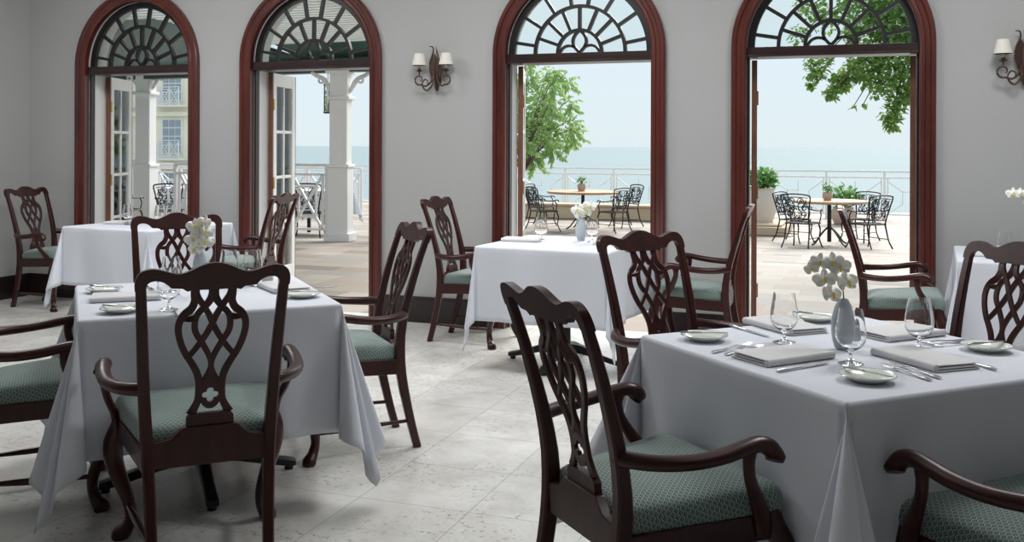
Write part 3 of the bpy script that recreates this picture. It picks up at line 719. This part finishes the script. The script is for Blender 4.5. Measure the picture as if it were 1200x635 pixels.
# ------------------------------------------------------------------ wall sconces
def sconce(x, z, label):
    r = empty('wall_sconce', (x, YW, z), 0, label=label, cat='wall lamp')
    def leafblade(poly, y, th, nm):
        m = MB(); m.prism(poly, lambda a, b, o: V((a, y-1.2*abs(a)*.3+o, b)), th); m.build(nm, 'sconce', r, bevel=.002)
    leafblade([(-.035,-.055),(-.05,0),(-.045,.06),(-.025,.10),(-.01,.13),(.0,.10),(-.005,.03),(-.012,-.04),(-.02,-.075)], -.035, .008, 'acanthus_leaf')
    leafblade([(.0,-.165),(.018,-.160),(.026,-.13),(.02,-.09),(.045,-.05),(.055,.0),(.035,.06),(.018,.11),(.008,.16),(.002,.10),(-.012,.05),(-.018,-.02),(-.01,-.08),(-.014,-.13)], -.028, .008, 'acanthus_leaf')
    m = MB(); m.tube([(-.02,-.045,-.04),(-.045,-.048,.03),(-.035,-.048,.09),(-.018,-.05,.14),(-.022,-.052,.175),(-.048,-.055,.182)], [.008,.010,.008,.006,.005,.003], 8, 5)
    m.tube([(.02,-.04,-.02),(.028,-.045,.04),(.016,-.045,.11),(.006,-.045,.15),(.003,-.045,.185)], [.008,.009,.007,.004,.002], 8, 5)
    m.lathe([(.0001,0),(.03,0),(.035,.01),(.02,.02),(.0001,.022)], (0,0,0), 16)
    m.v = [(p[0], p[1], p[2]) for p in m.v]; m.build('stem_leaves', 'sconce', r)
    m = MB(); m.box((.006, -.012, -.01), (.05, .024, .2)); m.build('back_plate', 'sconce', r, bevel=.008)
    for s in (-1, 1):
        m = MB(); cx = s*.118 if s < 0 else .105
        cc = V((cx+(-.002 if s < 0 else .0), -.085, -.075))
        P = [V((s*.012,-.05,-.045)), V((s*.035,-.07,-.10)), V((s*.07,-.08,-.125))]
        for k in range(15):
            t = R(-110)+k*R(24) if s > 0 else R(290)-k*R(24)
            rr = .042-.0016*k; P.append(cc+V((rr*cos(t), 0, rr*sin(t))))
        m.tube(P, [.0075,.007,.007,.006,.0055,.005,.004], 8, 2)
        if s < 0:
            P = [V((-.01,-.05,-.04)), V((-.015,-.07,-.11)), V((-.045,-.085,-.155)), V((-.075,-.085,-.15)), V((-.095,-.085,-.11)), V((-.075,-.085,-.075)), V((-.05,-.085,-.085)), V((-.05,-.085,-.11))]
            m.tube(P, [.007,.007,.007,.006,.005,.004], 8, 5)
        m.tube([cc+V((0,0,.036)), cc+V((0,0,.062))], [.005,.006], 8)
        m.build('scroll_arm', 'sconce', r)
        b = cc+V((0,0,.058))
        m = MB(); m.lathe([(.006,0),(.010,.002),(.026,.010),(.027,.013),(.012,.010),(.012,.024),(.013,.026),(.0001,.026)], b, 18); m.build('bobeche', 'sconce', r)
        m = MB(); m.lathe([(.0001,0),(.0115,0),(.0115,.05),(.0001,.05)], b+V((0,0,.012)), 14); m.build('candle_sleeve', 'candle', r)
        m = MB(); z0, z1 = .052, .142
        m.lathe([(.057,z0),(.036,z1),(.0345,z1),(.0555,z0),(.057,z0)], b, 32); m.build('lamp_shade', 'shade', r)
sconce(-3.144, 1.955, 'twin arm bronze wall sconce with two white shades between the second and third doorways')
sconce(.905, 1.93, 'twin arm bronze wall sconce cut by the right photo edge, beside the fourth doorway')

# ------------------------------------------------------------------ outside
def gz(y): return 0 if y < 12 else (-.28*(y-12)/5.5 if y < 17.5 else -.28)
m = MB(); xs = [-34, 16]; ys = [YW+TH, 12, 17.5, 27]
for a, b in zip(ys, ys[1:]): m.add([(xs[0],a,gz(a)-.005),(xs[1],a,gz(a)-.005),(xs[1],b,gz(b)-.005),(xs[0],b,gz(b)-.005)], [(0,1,2,3)])
m.add([(xs[0],27,-.285),(xs[1],27,-.285),(xs[1],27,-3),(xs[0],27,-3)], [(0,1,2,3)])
st(m.build('terrace_paving', 'terrace', ang=0, merge=True)).name = 'floor_terrace'
m = MB(); m.add([(-6000,27,-3),(6000,27,-3),(6000,9000,-3),(-6000,9000,-3)], [(0,1,2,3)]); o = m.build('sea', 'sea'); tag(o, kind='structure')
m = MB(); m.add([(-60,-30,-.3),(40,-30,-.3),(40,YB,-.3),(-60,YB,-.3)], [(0,1,2,3)]); st(m.build('floor_garden', plaster('garden_path', (.5,.48,.42))))

def rail_panel(m, a, b, H=1.08, style=0):
    a, b = V(a), V(b); L = (b-a).length; d = (b-a)/L; z = V((0,0,1)); n = max(1, round(L/(.68 if style == 0 else 1.25))); w = L/n
    def bar(p, q, t=.035): m.bar(p, q, t)
    m.sweep([a+z*H, b+z*H], [(.08,.045)], n=4); bar(a+z*(H-.14), b+z*(H-.14)); bar(a+z*.12, b+z*.12)
    for k in range(n):
        p = a+d*w*k; q = p+d*w; g = .07; l, h = .12, H-.14
        P = lambda u, v: p+d*(g+(w-2*g)*u)+z*(l+(h-l)*v)
        bar(p+z*0, p+z*H, .05); bar(p+d*g+z*l, p+d*g+z*h, .03); bar(p+d*(w-g)+z*l, p+d*(w-g)+z*h, .03)
        if style == 0:
            bar(P(0,0), P(1,1), .035); bar(P(0,1), P(1,0), .035)
            bar(P(.22,.22), P(.22,.78), .03); bar(P(.78,.22), P(.78,.78), .03); bar(P(.22,.78), P(.78,.78), .03); bar(P(.22,.22), P(.78,.22), .03)
        else:
            bar(P(0,.9), P(.28,.62), .022); bar(P(1,.9), P(.72,.62), .022); bar(P(.28,.62), P(.28,.3), .02); bar(P(.28,.62), P(.5,.62), .02); bar(P(.5,.9), P(.5,.62), .02); bar(P(.72,.62),P(.72,.25),.02); bar(P(.28,.3),P(0,0),.02); bar(P(.72,.25),P(1,0),.02)
    bar(b, b+z*H, .05)
def railing(a, b, label, H=1.08, style=0):
    m = MB(); rail_panel(m, a, b, H, style); o = m.build('railing', 'white', ang=30); return tag(o, label, 'railing')
railing((-20, 24.2, -.28), (13, 24.2, -.28), 'long white terrace railing in front of the sea', 1.10, 1)
railing((-10.2, 12.75, 0), (-7.62, 12.95, 0), 'white cross panel railing left of the pavilion column behind the second doorway')
railing((-7.05, 13.35, -.07), (-4.9, 13.95, -.07), 'white cross panel railing right of the pavilion column')
railing((-23, 19.8, -.28), (-11.2, 20.6, -.28), 'white railing beyond the terrace tables behind the first doorway', 1.12)

def column(x, y, z0, ztop, label, w=.27, brackets=((1,0),(-1,0))):
    r = empty('pavilion_column', (x, y, z0), R(12), label=label, cat='column'); h = ztop-z0
    m = MB(); m.box((0,0,h/2), (w,w,h)); m.build('shaft', 'white', r, bevel=.02)
    m = MB(); m.box((0,0,.55), (w+.04,w+.04,1.1)); m.box((0,0,1.12), (w+.08,w+.08,.05)); m.box((0,0,.06), (w+.12,w+.12,.12)); m.build('pedestal', 'white', r, bevel=.008)
    m = MB(); m.box((0,0,h-.42), (w+.08,w+.08,.05)); m.box((0,0,h-.03), (w+.1,w+.1,.06)); m.build('capital', 'white', r, bevel=.008)
    for s in (-1, 1):
        m = MB(); m.sweep([(s*w/2,0,h-.34),(s*(w/2+.05),0,h-.24),(s*(w/2+.12),0,h-.14),(s*(w/2+.24),0,h-.08),(s*(w/2+.32),0,h-.03)], [(.04,.05),(.07,.05),(.06,.05),(.05,.05)], (0,1,0), n=8, smooth=3)
        m.tube([(s*(w/2+.17)+.04*cos(t), 0, h-.15+.04*sin(t)) for t in [k*pi/5 for k in range(10)]], .018, 6, closed=True); m.build('bracket', 'white', r)
    return r
column(-7.45, 13.05, -.05, 2.50, 'square white pavilion column behind the second arched doorway', .27)
column(-11.75, 13.9, -.1, 2.68, 'square white pavilion column with scroll brackets behind the first arched doorway', .26)
# veranda roof: beam, slatted soffit, green outer band
r = empty('veranda_roof', (-9.5, 11, 2.5), 0, label='green and white veranda roof with slatted soffit above the left terrace', cat='roof')
def loc(m): m.v = [(p[0]+9.5, p[1]-11, p[2]-2.5) for p in m.v]; return m
m = MB(); m.sweep([(-19,15.35,2.58),(-11.75,13.9,2.60),(-7.36,13.05,2.57),(-5.0,12.6,2.55)], [(.22,.2)], n=4); loc(m).build('beam', 'darkgreen', r)
m = MB()
for k in range(34):
    y = 7.35+k*.15; x1 = -3.2-(y-7.4)*.4; x0 = -17.5 if y < 9.9 else -8.3
    m.box(((x0+x1)/2, y, 3.03-.0055*k), (x1-x0, .12, .02))
loc(m).build('soffit_slats', 'white', r)
m = MB()
for dz, o in ((0, 0), (.05, 1)):
    q = [[(-8.3,12.45,2.90+dz),(-5.25,12.45,2.90+dz),(-5.0,12.75,2.68+dz),(-8.3,13.35,2.68+dz)], [(-17.5,9.95,3.02+dz),(-8.3,9.95,3.02+dz),(-8.3,13.35,2.68+dz),(-17.5,15.1,2.70+dz)]]
    for p in q: m.add(p, [(3,2,1,0) if o else (0,1,2,3)])
loc(m).build('roof_panel', 'roofgreen', r)
m = MB()
for x in (-17,-14.5,-12,-9.5): m.box((x, 8.6, 3.12), (.08, 2.6, .12))
for x in (-7.2,-5.6): m.box((x, 9.8, 3.12), (.08, 5.0, .12))
loc(m).build('rafters', 'white', r)
# hanging lantern
r = empty('hanging_lantern', (-7.70, 13.1, 2.5), 0, label='narrow black lantern hanging left of the pavilion column', cat='lantern')
m = MB(); m.tube([(0,0,0),(0,0,-.20)], .005, 6); m.build('chain', 'candleblack', r)
m = MB()
for sx in (-1,1):
    for sy in (-1,1): m.bar((sx*.038,sy*.038,-.62), (sx*.038,sy*.038,-.22), .012)
m.box((0,0,-.21), (.095,.095,.025)); m.box((0,0,-.63), (.095,.095,.025)); m.build('cage', 'candleblack', r)
m = MB(); m.box((0,0,-.42), (.066,.066,.38)); m.build('glass', 'pane', r)
m = MB(); m.lathe([(.0001,0),(.018,0),(.018,.12),(.0001,.12)], (0,0,-.61), 12); m.build('candle', 'candle', r)

# iron garden chair and tables
def mk_iron():
    r = empty('iron_garden_chair'); 
    BY = lambda z: -.20-(z-.42)*.24
    m = MB(); m.tube([(-.19,BY(.42),.42),(-.20,BY(.55),.55),(-.235,BY(.75),.75),(-.255,BY(.88),.88),(-.20,BY(.915),.915),(0,BY(.93),.93),(.20,BY(.915),.915),(.255,BY(.88),.88),(.235,BY(.75),.75),(.20,BY(.55),.55),(.19,BY(.42),.42)], .013, 8, 4)
    m.tube([(-.215,BY(.86),.86),(0,BY(.875),.875),(.215,BY(.86),.86)], .008, 6, 3); m.tube([(-.19,BY(.50),.50),(.19,BY(.50),.50)], .010, 6); m.build('back_frame', 'iron', r)
    m = MB(); rnd = random.Random(4)
    def spiral(cx, cz, r0, turns, a0, s):
        m.tube([(cx+s*(r0*(1-.75*k/18))*cos(a0+turns*2*pi*k/18), BY(cz), cz+(r0*(1-.75*k/18))*sin(a0+turns*2*pi*k/18)) for k in range(19)], .008, 5)
    for s in (-1, 1):
        for cx, cz, r0, a in ((.07,.80,.065,0),(.15,.80,.05,2),(.06,.67,.06,4),(.14,.69,.055,1),(.05,.57,.05,3),(.12,.585,.05,5),(.175,.745,.035,2)): spiral(s*cx, cz, r0, 1.3, a, s)
        m.tube([(0,BY(.50),.50),(s*.08,BY(.6),.6),(s*.03,BY(.72),.72),(s*.11,BY(.86),.86)], .008, 5, 4)
        m.tube([(s*.10,BY(.50),.50),(s*.16,BY(.6),.6),(s*.11,BY(.68),.68),(s*.19,BY(.84),.84)], .008, 5, 4)
    m.build('scrollwork', 'iron', r)
    m = MB(); m.tube([(-.22,-.19,.42),(-.25,0,.425),(-.24,.20,.42),(0,.235,.425),(.24,.20,.42),(.25,0,.425),(.22,-.19,.42)], .013, 6, 4, closed=False); m.tube([(-.22,-.19,.42),(.22,-.19,.42)], .012, 6)
    for k in range(-4, 5):
        m.tube([(k*.052-.06,-.18,.42),(k*.052+.06,.21,.42)] if abs(k) < 4 else [(k*.05,-.18,.42),(k*.05,.18,.42)], .006, 4); m.tube([(-.235,k*.045,.422),(.235,k*.045,.422)], .005, 4)
    m.build('seat', 'iron', r)
    for s in (-1, 1):
        m = MB(); m.tube([(s*.225,BY(.68),.68),(s*.26,-.15,.655),(s*.285,.0,.64),(s*.28,.12,.655),(s*.27,.19,.65),(s*.27,.20,.62)], .012, 6, 4); m.tube([(s*.275,.10,.65),(s*.27,.16,.55),(s*.245,.15,.42)], .011, 6, 4); m.build('armrest', 'iron', r)
        m = MB(); m.tube([(s*.22,.18,.42),(s*.235,.22,.30),(s*.225,.21,.15),(s*.25,.255,.02),(s*.26,.275,.0)], [.016,.015,.012,.013,.014], 6, 4); m.build('leg', 'iron', r)
        m = MB(); m.tube([(s*.20,-.19,.42),(s*.21,-.22,.28),(s*.215,-.26,.14),(s*.235,-.33,.01)], [.015,.014,.012,.014], 6, 4); m.build('leg', 'iron', r)
        m = MB(); m.tube([(s*.225,.21,.17),(s*.215,-.25,.17)], .008, 6); m.build('stretcher', 'iron', r)
    return r
iron = Proto(mk_iron())
def face(x, y, tx, ty): return math.atan2(ty-y, tx-x)-pi/2
G4, G3, G1, G2 = 'iron chairs at the round teak table', 'iron chairs at the teak table of the third doorway', 'iron chairs behind the first doorway', 'iron chairs behind the second doorway'
IR = [(-1.02,16.45,-.65,17.6,'nearest the camera, left of the round teak table',G4), (-1.24,17.95,-.65,17.65,'far left of the round teak table',G4),
      (-.03,16.95,-.65,17.6,'near right of the round teak table',G4), (-.18,18.5,-.65,17.7,'far right of the round teak table',G4),
      (-6.0,18.4,-5.4,19.1,'front left at the third doorway table',G3), (-6.45,19.6,-5.5,19.4,'far left at the third doorway table',G3),
      (-4.65,18.6,-5.4,19.1,'front right at the third doorway table',G3), (-4.75,20.0,-5.4,19.3,'far right at the third doorway table',G3),
      (-11.38,12.95,-11.4,14.4,'leftmost behind the first doorway, beside the open door',G1), (-10.72,13.3,-11.5,14.8,'turned to the middle of the first doorway view',G1),
      (-10.05,13.35,-11.2,14.6,'nearest the right jamb of the first doorway',G1), (-12.75,14.6,-11.8,14.9,'far left of the covered terrace table',G1),(-12.5,16.1,-11.6,14.9,'far right of the covered terrace table',G1),
      (-9.25,13.6,-8.9,14.6,'left one behind the cross railing',G2), (-8.45,13.8,-8.8,14.6,'right one behind the cross railing, beside the column',G2), (-6.55,15.0,-6.6,16.0,'beyond the right hand cross railing',G2)]
for x, y, tx, ty, l, g in IR:
    o = iron.place((x, y, gz(y)), face(x, y, tx, ty), label='black cast iron armchair '+l, cat='garden chair', group=g)
    o.scale = (.88 if g == G1 else .93,)*3
def ground_table(x, y, rx, label, cloth=False):
    r = empty('patio_table', (x, y, gz(y)), 0, label=label, cat='table'); m = MB()
    m.lathe([(.0001,.71),(rx-.02,.71),(rx,.72),(rx,.745),(rx-.01,.755),(.0001,.755)], n=40); m.build('table_top', 'teak', r)
    m = MB(); m.tube([(0,0,.05),(0,0,.71)], .035, 12); m.lathe([(.25,.69),(.25,.71),(.0001,.71)], n=20); m.build('column', 'iron', r)
    for k in range(4):
        a = pi/4+k*pi/2; m = MB(); m.tube([(.03*cos(a),.03*sin(a),.30),(.16*cos(a),.16*sin(a),.20),(.30*cos(a),.30*sin(a),.05),(.38*cos(a),.38*sin(a),.012)], .014, 6, 4); m.build('leg', 'iron', r)
    return r
ground_table(-.65, 17.63, .62, 'round teak garden table on the terrace behind the fourth doorway')
ground_table(-5.43, 19.2, .72, 'teak garden table on the terrace behind the third doorway')
def skirt_table(x, y, s, yaw, lab1, lab2, seed):
    r = empty('patio_table', (x, y, gz(y)), R(yaw), label=lab1, cat='table'); m = MB(); m.box((0,0,.735), (s-.04,s-.04,.03)); m.build('table_top', 'teak', r)
    for a in (-1,1):
        for b in (-1,1): m = MB(); m.box((a*(s/2-.08), b*(s/2-.08), .36), (.05,.05,.72)); m.build('leg', 'iron', r)
    c = make_cloth(s, .45, random.Random(seed), .01).build('tablecloth', 'linen', ang=0, merge=True); c.location = (x, y, gz(y)); c.rotation_euler = (0,0,R(yaw)); tag(c, lab2, 'tablecloth')
skirt_table(-11.75, 15.0, 1.0, 14, 'square terrace table under a cloth behind the first doorway', 'white tablecloth on the terrace table behind the first doorway', 21)
skirt_table(-8.8, 14.75, .85, 10, 'square terrace table behind the cross railing of the second doorway', 'white tablecloth on the terrace table behind the cross railing', 22)
# small plants in pots on the teak tables
def leaves(m, c, r, n, size, rnd, elong=1.6, down=.3):
    for _ in range(n):
        while True:
            p = V((rnd.uniform(-1,1), rnd.uniform(-1,1), rnd.uniform(-1,1)))
            if p.length <= 1: break
        p = V(c)+V((p.x*r[0], p.y*r[1], p.z*r[2])); a = rnd.uniform(0, 6.28); el = rnd.uniform(-1.0, .6)-down
        d = V((cos(a)*cos(el), sin(a)*cos(el), sin(el))); w = d.cross(V((rnd.uniform(-.6,.6), rnd.uniform(-.6,.6), 1))).normalized(); s = size*rnd.uniform(.65, 1.3); L = s*elong
        nn = w.cross(d)*s*.12
        m.add([p, p+d*L*.35+w*s*.42+nn, p+d*L*.75+w*s*.33+nn, p+d*L, p+d*L*.75-w*s*.33+nn, p+d*L*.35-w*s*.42+nn, p+d*L*.5], [(0,1,6),(1,2,6),(2,3,6),(3,4,6),(4,5,6),(5,0,6)])
def pot_plant(x, y, z, R_, H_, fol, n, size, label, matn='terracotta', lf='leaf3', fh=1):
    r = empty('potted_plant', (x, y, z), 0, label=label, cat='potted plant'); m = MB()
    m.lathe([(.0001,0),(R_*.7,0),(R_*.95,H_*.35),(R_,H_*.7),(R_*.8,H_*.95),(R_*.9,H_),(R_*.75,H_),(.0001,H_*.85)], n=24); m.build('pot', matn, r, ang=60)
    m = MB(); leaves(m, (0,0,H_+fol*.6*fh), (fol,fol,fol*.75*fh), n, size, random.Random(int(x*100)), down=-.3); m.build('foliage', lf, r, ang=0)
    m = MB(); rnd = random.Random(2)
    for k in range(6): a = k*1.05; m.tube([(0,0,H_*.85),(fol*.3*cos(a),fol*.3*sin(a),H_+fol*.5),(fol*.6*cos(a),fol*.6*sin(a),H_+fol*.9)], .006*max(1, R_*5), 5); m.build('stems', 'stem', r)
    return r
pot_plant(-.68, 17.6, gz(17.6)+.755, .085, .14, .11, 60, .035, 'little plant in a round tan pot on the round teak table')
pot_plant(-5.46, 19.2, gz(19.2)+.755, .085, .15, .12, 60, .035, 'little plant in a round tan pot on the teak table behind the third doorway')
pot_plant(-1.98, 19.7, -.08, .30, .66, .34, 380, .08, 'large weathered stone planter with green shrub left in the fourth doorway', 'palestone', fh=.85)
pot_plant(-.55, 22.6, -.28, .26, .36, .34, 300, .08, 'low green shrub in a stone pot behind the round teak table', fh=1)
m = MB(); m.box((-2.2, 19.7, -.20), (1.5,1.5,.16)); m.box((-2.2,19.7,-.10), (1.3,1.2,.04)); tag(m.build('stone_step', 'stonekerb', bevel=.02), 'low tan stone step under the stone planter', 'step')
m = MB(); m.box((-6.3, 21.9, -.13), (7.4,.45,.30)); m.box((-6.3,21.9,.04), (7.5,.55,.05)); tag(m.build('stone_kerb', 'stonekerb', bevel=.02), 'long low tan stone kerb behind the teak table of the third doorway', 'kerb')
m = MB(); m.sweep([(-4.55,21.8,.09),(-4.2,21.85,.14),(-3.85,21.9,.20)], [(.06,.05),(.2,.08),(.05,.04)], n=8, smooth=3); tag(m.build('upturned_kayak', 'brownwood'), 'small brown pointed wooden shape lying on the stone kerb', 'driftwood').name = 'driftwood_piece'

# feathery tree behind the third doorway
def feather_tree():
    r = empty('terrace_tree', (-5.95, 16.99, -.255), 0, label='slender green feathery tree behind the left side of the third doorway', cat='tree'); rnd = random.Random(12)
    m = MB(); m.tube([(-.05,0,0),(-.03,0,.45),(-.02,0,.85),(.0,0,1.14)], [.07,.055,.045,.035], 8, 4)
    f = MB()
    top = V((.0,0,1.12)); tips = []
    spec = [(0.58,0.21,3.07),(0.76,0.27,2.95),(0.7,-.3,2.82),(0.41,0.4,3.1),(0.14,0.05,2.98),(0.82,0.29,2.54),(0.63,-.2,2.42),(0.87,0.32,2.2),(0.95,0.1,2.02),(0.73,0.5,1.89),(0.55,0.2,1.7),(0.41,-.15,2.05),(0.26,0.4,2.51),(0.0,0.0,2.82),(-0.1,-0.3,2.35),(-0.13,.35,1.89),(0.26,0.09,1.5),(0.41,0.15,2.67),(0.09,0.3,2.2),(-0.32,-0.12,2.66),(-0.29,.2,2.04),(0.48,0.17,2.2),(0.23,-.3,1.81),(0.11,0.04,3.21),(-0.18,.3,2.97),(-.5,0,2.3),(-.55,.1,1.8)]
    for tx, ty, tz in spec:
        tip = V((tx-.07,ty,tz-.1)); mid = top.lerp(tip, .5)+V((0,0,.18)); br = catmull([top, mid, tip, tip+V((tx*.12+.03,0,-.16))], 6)
        m.tube(br, [.018,.010,.004], 5)
        for i in range(5, len(br)-1):
            for s in (-1, 1):
                d = (br[i+1]-br[i]).normalized(); side = d.cross(V((rnd.uniform(-.5,.5),1,rnd.uniform(-.3,.3)))).normalized()*s
                tw = (side*.7+d*.6+V((0,rnd.uniform(-.5,.5),-.15))).normalized(); Lt = rnd.uniform(.12,.24)
                for q in range(4):
                    p = br[i]+tw*Lt*(q+1)/4
                    for s2 in (-1, 1):
                        ld = (tw*.55+V((rnd.uniform(-.4,.4), s2*.5, -.55+rnd.uniform(-.3,.4)))).normalized(); L = rnd.uniform(.07,.13); w = ld.cross(V((rnd.uniform(-.5,.5),1,rnd.uniform(-.5,.5)))).normalized()*L*.19
                        f.add([p, p+ld*L*.4+w, p+ld*L, p+ld*L*.4-w], [(0,1,2,3)])
    m.build('trunk', 'bark', r, ang=60); f.build('foliage', 'leaf2', r, ang=0)
feather_tree()
# broad tree whose branches hang into the fourth doorway
def hang_tree():
    X0, Y0 = 3.6, 13.8
    r = empty('shade_tree', (X0, Y0, gz(Y0)), 0, label='leafy broad tree with branches hanging into the top of the fourth doorway', cat='tree'); rnd = random.Random(5)
    m = MB(); f = MB(); Tp = V((X0-.4, Y0-.1, 3.6)); z0 = gz(Y0)
    m.tube([(X0,Y0,z0),(X0-.1,Y0,1.2),(X0-.2,Y0,2.5),tuple(Tp)], [.22,.18,.16,.12], 10, 4)
    m.tube([tuple(Tp), (2.6,13.5,3.95), (1.7,13.25,3.8), (.95,13.05,3.55)], [.09,.06,.045,.028], 8, 4)
    D = 12.0; ca, sa = cos(R(19.9)), sin(R(19.9))
    CL = [(0.29,12.67,2.93,0.35,500),(-0.1,12.66,3.05,0.31,300),(0.24,12.79,2.59,0.31,420),(0.39,12.9,2.23,0.23,260),(-0.05,12.55,2.42,0.23,200),(0.1,12.67,2.17,0.21,170),(-0.34,12.77,2.18,0.14,110),(-0.43,12.54,2.04,0.1,50),(-0.2,12.88,2.29,0.17,110),(0.31,12.81,1.94,0.14,90),(0.24,12.79,1.76,0.13,85),(0.25,12.85,1.64,0.07,30),(0.47,13.0,2.01,0.1,60),(0.56,13.16,1.72,0.06,20),(-0.61,12.73,2.43,0.17,90),(-0.63,12.53,2.25,0.11,50),(-0.69,12.64,2.13,0.05,14),(-0.83,12.53,2.75,0.12,30),(-0.54,12.76,2.97,0.19,70),(-0.69,12.64,3.12,0.19,60),(-0.2,12.88,2.77,0.14,60),(0.54,13.02,2.7,0.25,260),(-0.2,12.88,1.87,0.03,4),(-0.08,12.8,1.9,0.03,3),
          (.1,12.9,3.5,.5,300),(.8,13.0,3.2,.55,420),(1.5,13.3,3.6,.8,500),(2.6,13.6,4.2,1.1,700),(3.8,14,4.4,1.0,500),(1.4,13.3,4.3,.9,400),(-.6,12.8,3.6,.35,120)]
    for x, y, z, s, n in CL:
        leaves(f, (x,y,z), (s*1.05,s,s*.95), int(n*2.1), .05, rnd, 1.35, .2)
        hub = V((.95,13.05,3.55)) if x < 1 else Tp
        m.tube([tuple(hub), tuple(hub.lerp(V((x,y,z)), .55)+V((rnd.uniform(-.1,.1),.1,.15))), (x,y,z)], [.022,.012,.005] if x < 1 else [.06,.04,.02], 6, 5)
        for k in range(4): m.tube([(x,y,z), (x+rnd.uniform(-s,s)*.8, y+rnd.uniform(-s,s)*.6, z-rnd.uniform(0,s)*.9)], [.007,.003], 4)
    for mb in (m, f): mb.v = [(p[0]-X0, p[1]-Y0, p[2]-z0) for p in mb.v]
    m.build('trunk', 'bark', r, ang=60); f.build('foliage', 'leaf', r, ang=0)
hang_tree()
# hotel building far left
r = empty('hotel_building', (-47.8, 48, -3), 0, label='cream multi storey hotel building with balconies far behind the first doorway', cat='building')
m = MB(); m.box((0,3,9.5), (24,6,19)); m.box((-5.2,-1.2,9.5), (3.4,2.6,19))
for z in (3.1,6.2,9.3,12.4): m.box((0,-.15,z), (24,.3,.25))
m.build('facade', 'cream', r)
for k in range(6):
    for j in range(5):
        x = -9.6+3.6*k+.8; z = 1.6+3.1*j
        if abs(x+5.2) < 2.1: continue
        fr = MB(); fr.box((x,-.05,z+.2), (1.5,.12,2.1)); f_ = fr.build('window_frame', 'white', r)
        pn = MB()
        for a in (-1,0,1):
            for b in range(4): pn.box((x+a*.44, -.125, z-.55+b*.5), (.36,.04,.42))
        pn.build('panes', 'shutter', f_)
        b = MB(); rail_panel(b, (x-1.0,-.75,z-1.1), (x+1.0,-.75,z-1.1), 1.05); b.box((x,-.4,z-1.15), (2.2,.8,.12)); b.build('balcony', 'white', r)

# ------------------------------------------------------------------ light
W = bpy.data.worlds.new('sky'); bpy.context.scene.world = W; W.use_nodes = True; N, L = W.node_tree.nodes, W.node_tree.links
tc = N.new('ShaderNodeTexCoord'); sp = N.new('ShaderNodeSeparateXYZ'); L.new(tc.outputs['Generated'], sp.inputs[0])
c = ramp(N, L, sp.outputs[2], [(0.0,(.645,.745,.775)), (.02,(.65,.755,.79)), (.09,(.64,.75,.825)), (.35,(.74,.82,.875)), (1,(.60,.74,.90))])
n = noise(N, L, 1.6, 4, coord='Generated', sc=(1,1,3)); c = mixcol(N, L, math_n(N, L, 'MULTIPLY', n, .22), c, (.80,.84,.86))
L.new(c, N['Background'].inputs[0]); N['Background'].inputs[1].default_value = .75
def sun(e, az, st_, ang):
    l = bpy.data.lights.new('sun', 'SUN'); l.energy = st_; l.angle = R(ang); l.color = (1,.96,.9); o = bpy.data.objects.new('sun', l); COL.objects.link(o)
    o.rotation_euler = (R(90-e), 0, R(az)); return o
sun(38, 172, 3.5, 40)
def area(x, y, e, s=1.2, z=ZC-.03):  # fill light added under the ceiling to brighten the room, no real fixture
    l = bpy.data.lights.new('ceiling_lamp', 'AREA'); l.shape = 'DISK'; l.size = s; l.energy = e; l.color = (.99,.99,1); o = bpy.data.objects.new('ceiling_lamp', l); COL.objects.link(o); o.location = (x, y, z)
for x in (-5.2, -2.2, .8): 
    for y, e in ((2.4, 3), (4.9, 39)): area(x, y, e)

# ------------------------------------------------------------------ camera
cam = bpy.data.cameras.new('camera'); co = bpy.data.objects.new('camera', cam); COL.objects.link(co)
cam.sensor_width = 36; cam.lens = 36*1160/1200; cam.shift_y = -(317.5-171.5)/1200; cam.clip_end = 20000; cam.clip_start = .05
co.matrix_world = Matrix.Translation((0,0,1.37)) @ Matrix.Rotation(R(19.9), 4, 'Z') @ Matrix.Rotation(R(90), 4, 'X') @ Matrix.Rotation(.0035, 4, 'Z')
sc = bpy.context.scene; sc.camera = co
vs = sc.view_settings; vs.view_transform = 'Standard'; vs.look = 'None'; vs.gamma = 1; vs.use_curve_mapping = False; vs.exposure = .62

for o_ in bpy.data.objects:
    if o_.get('label') and len(o_['label'].replace('-', ' ').split()) > 16: print('LONG', o_.name, o_['label'])
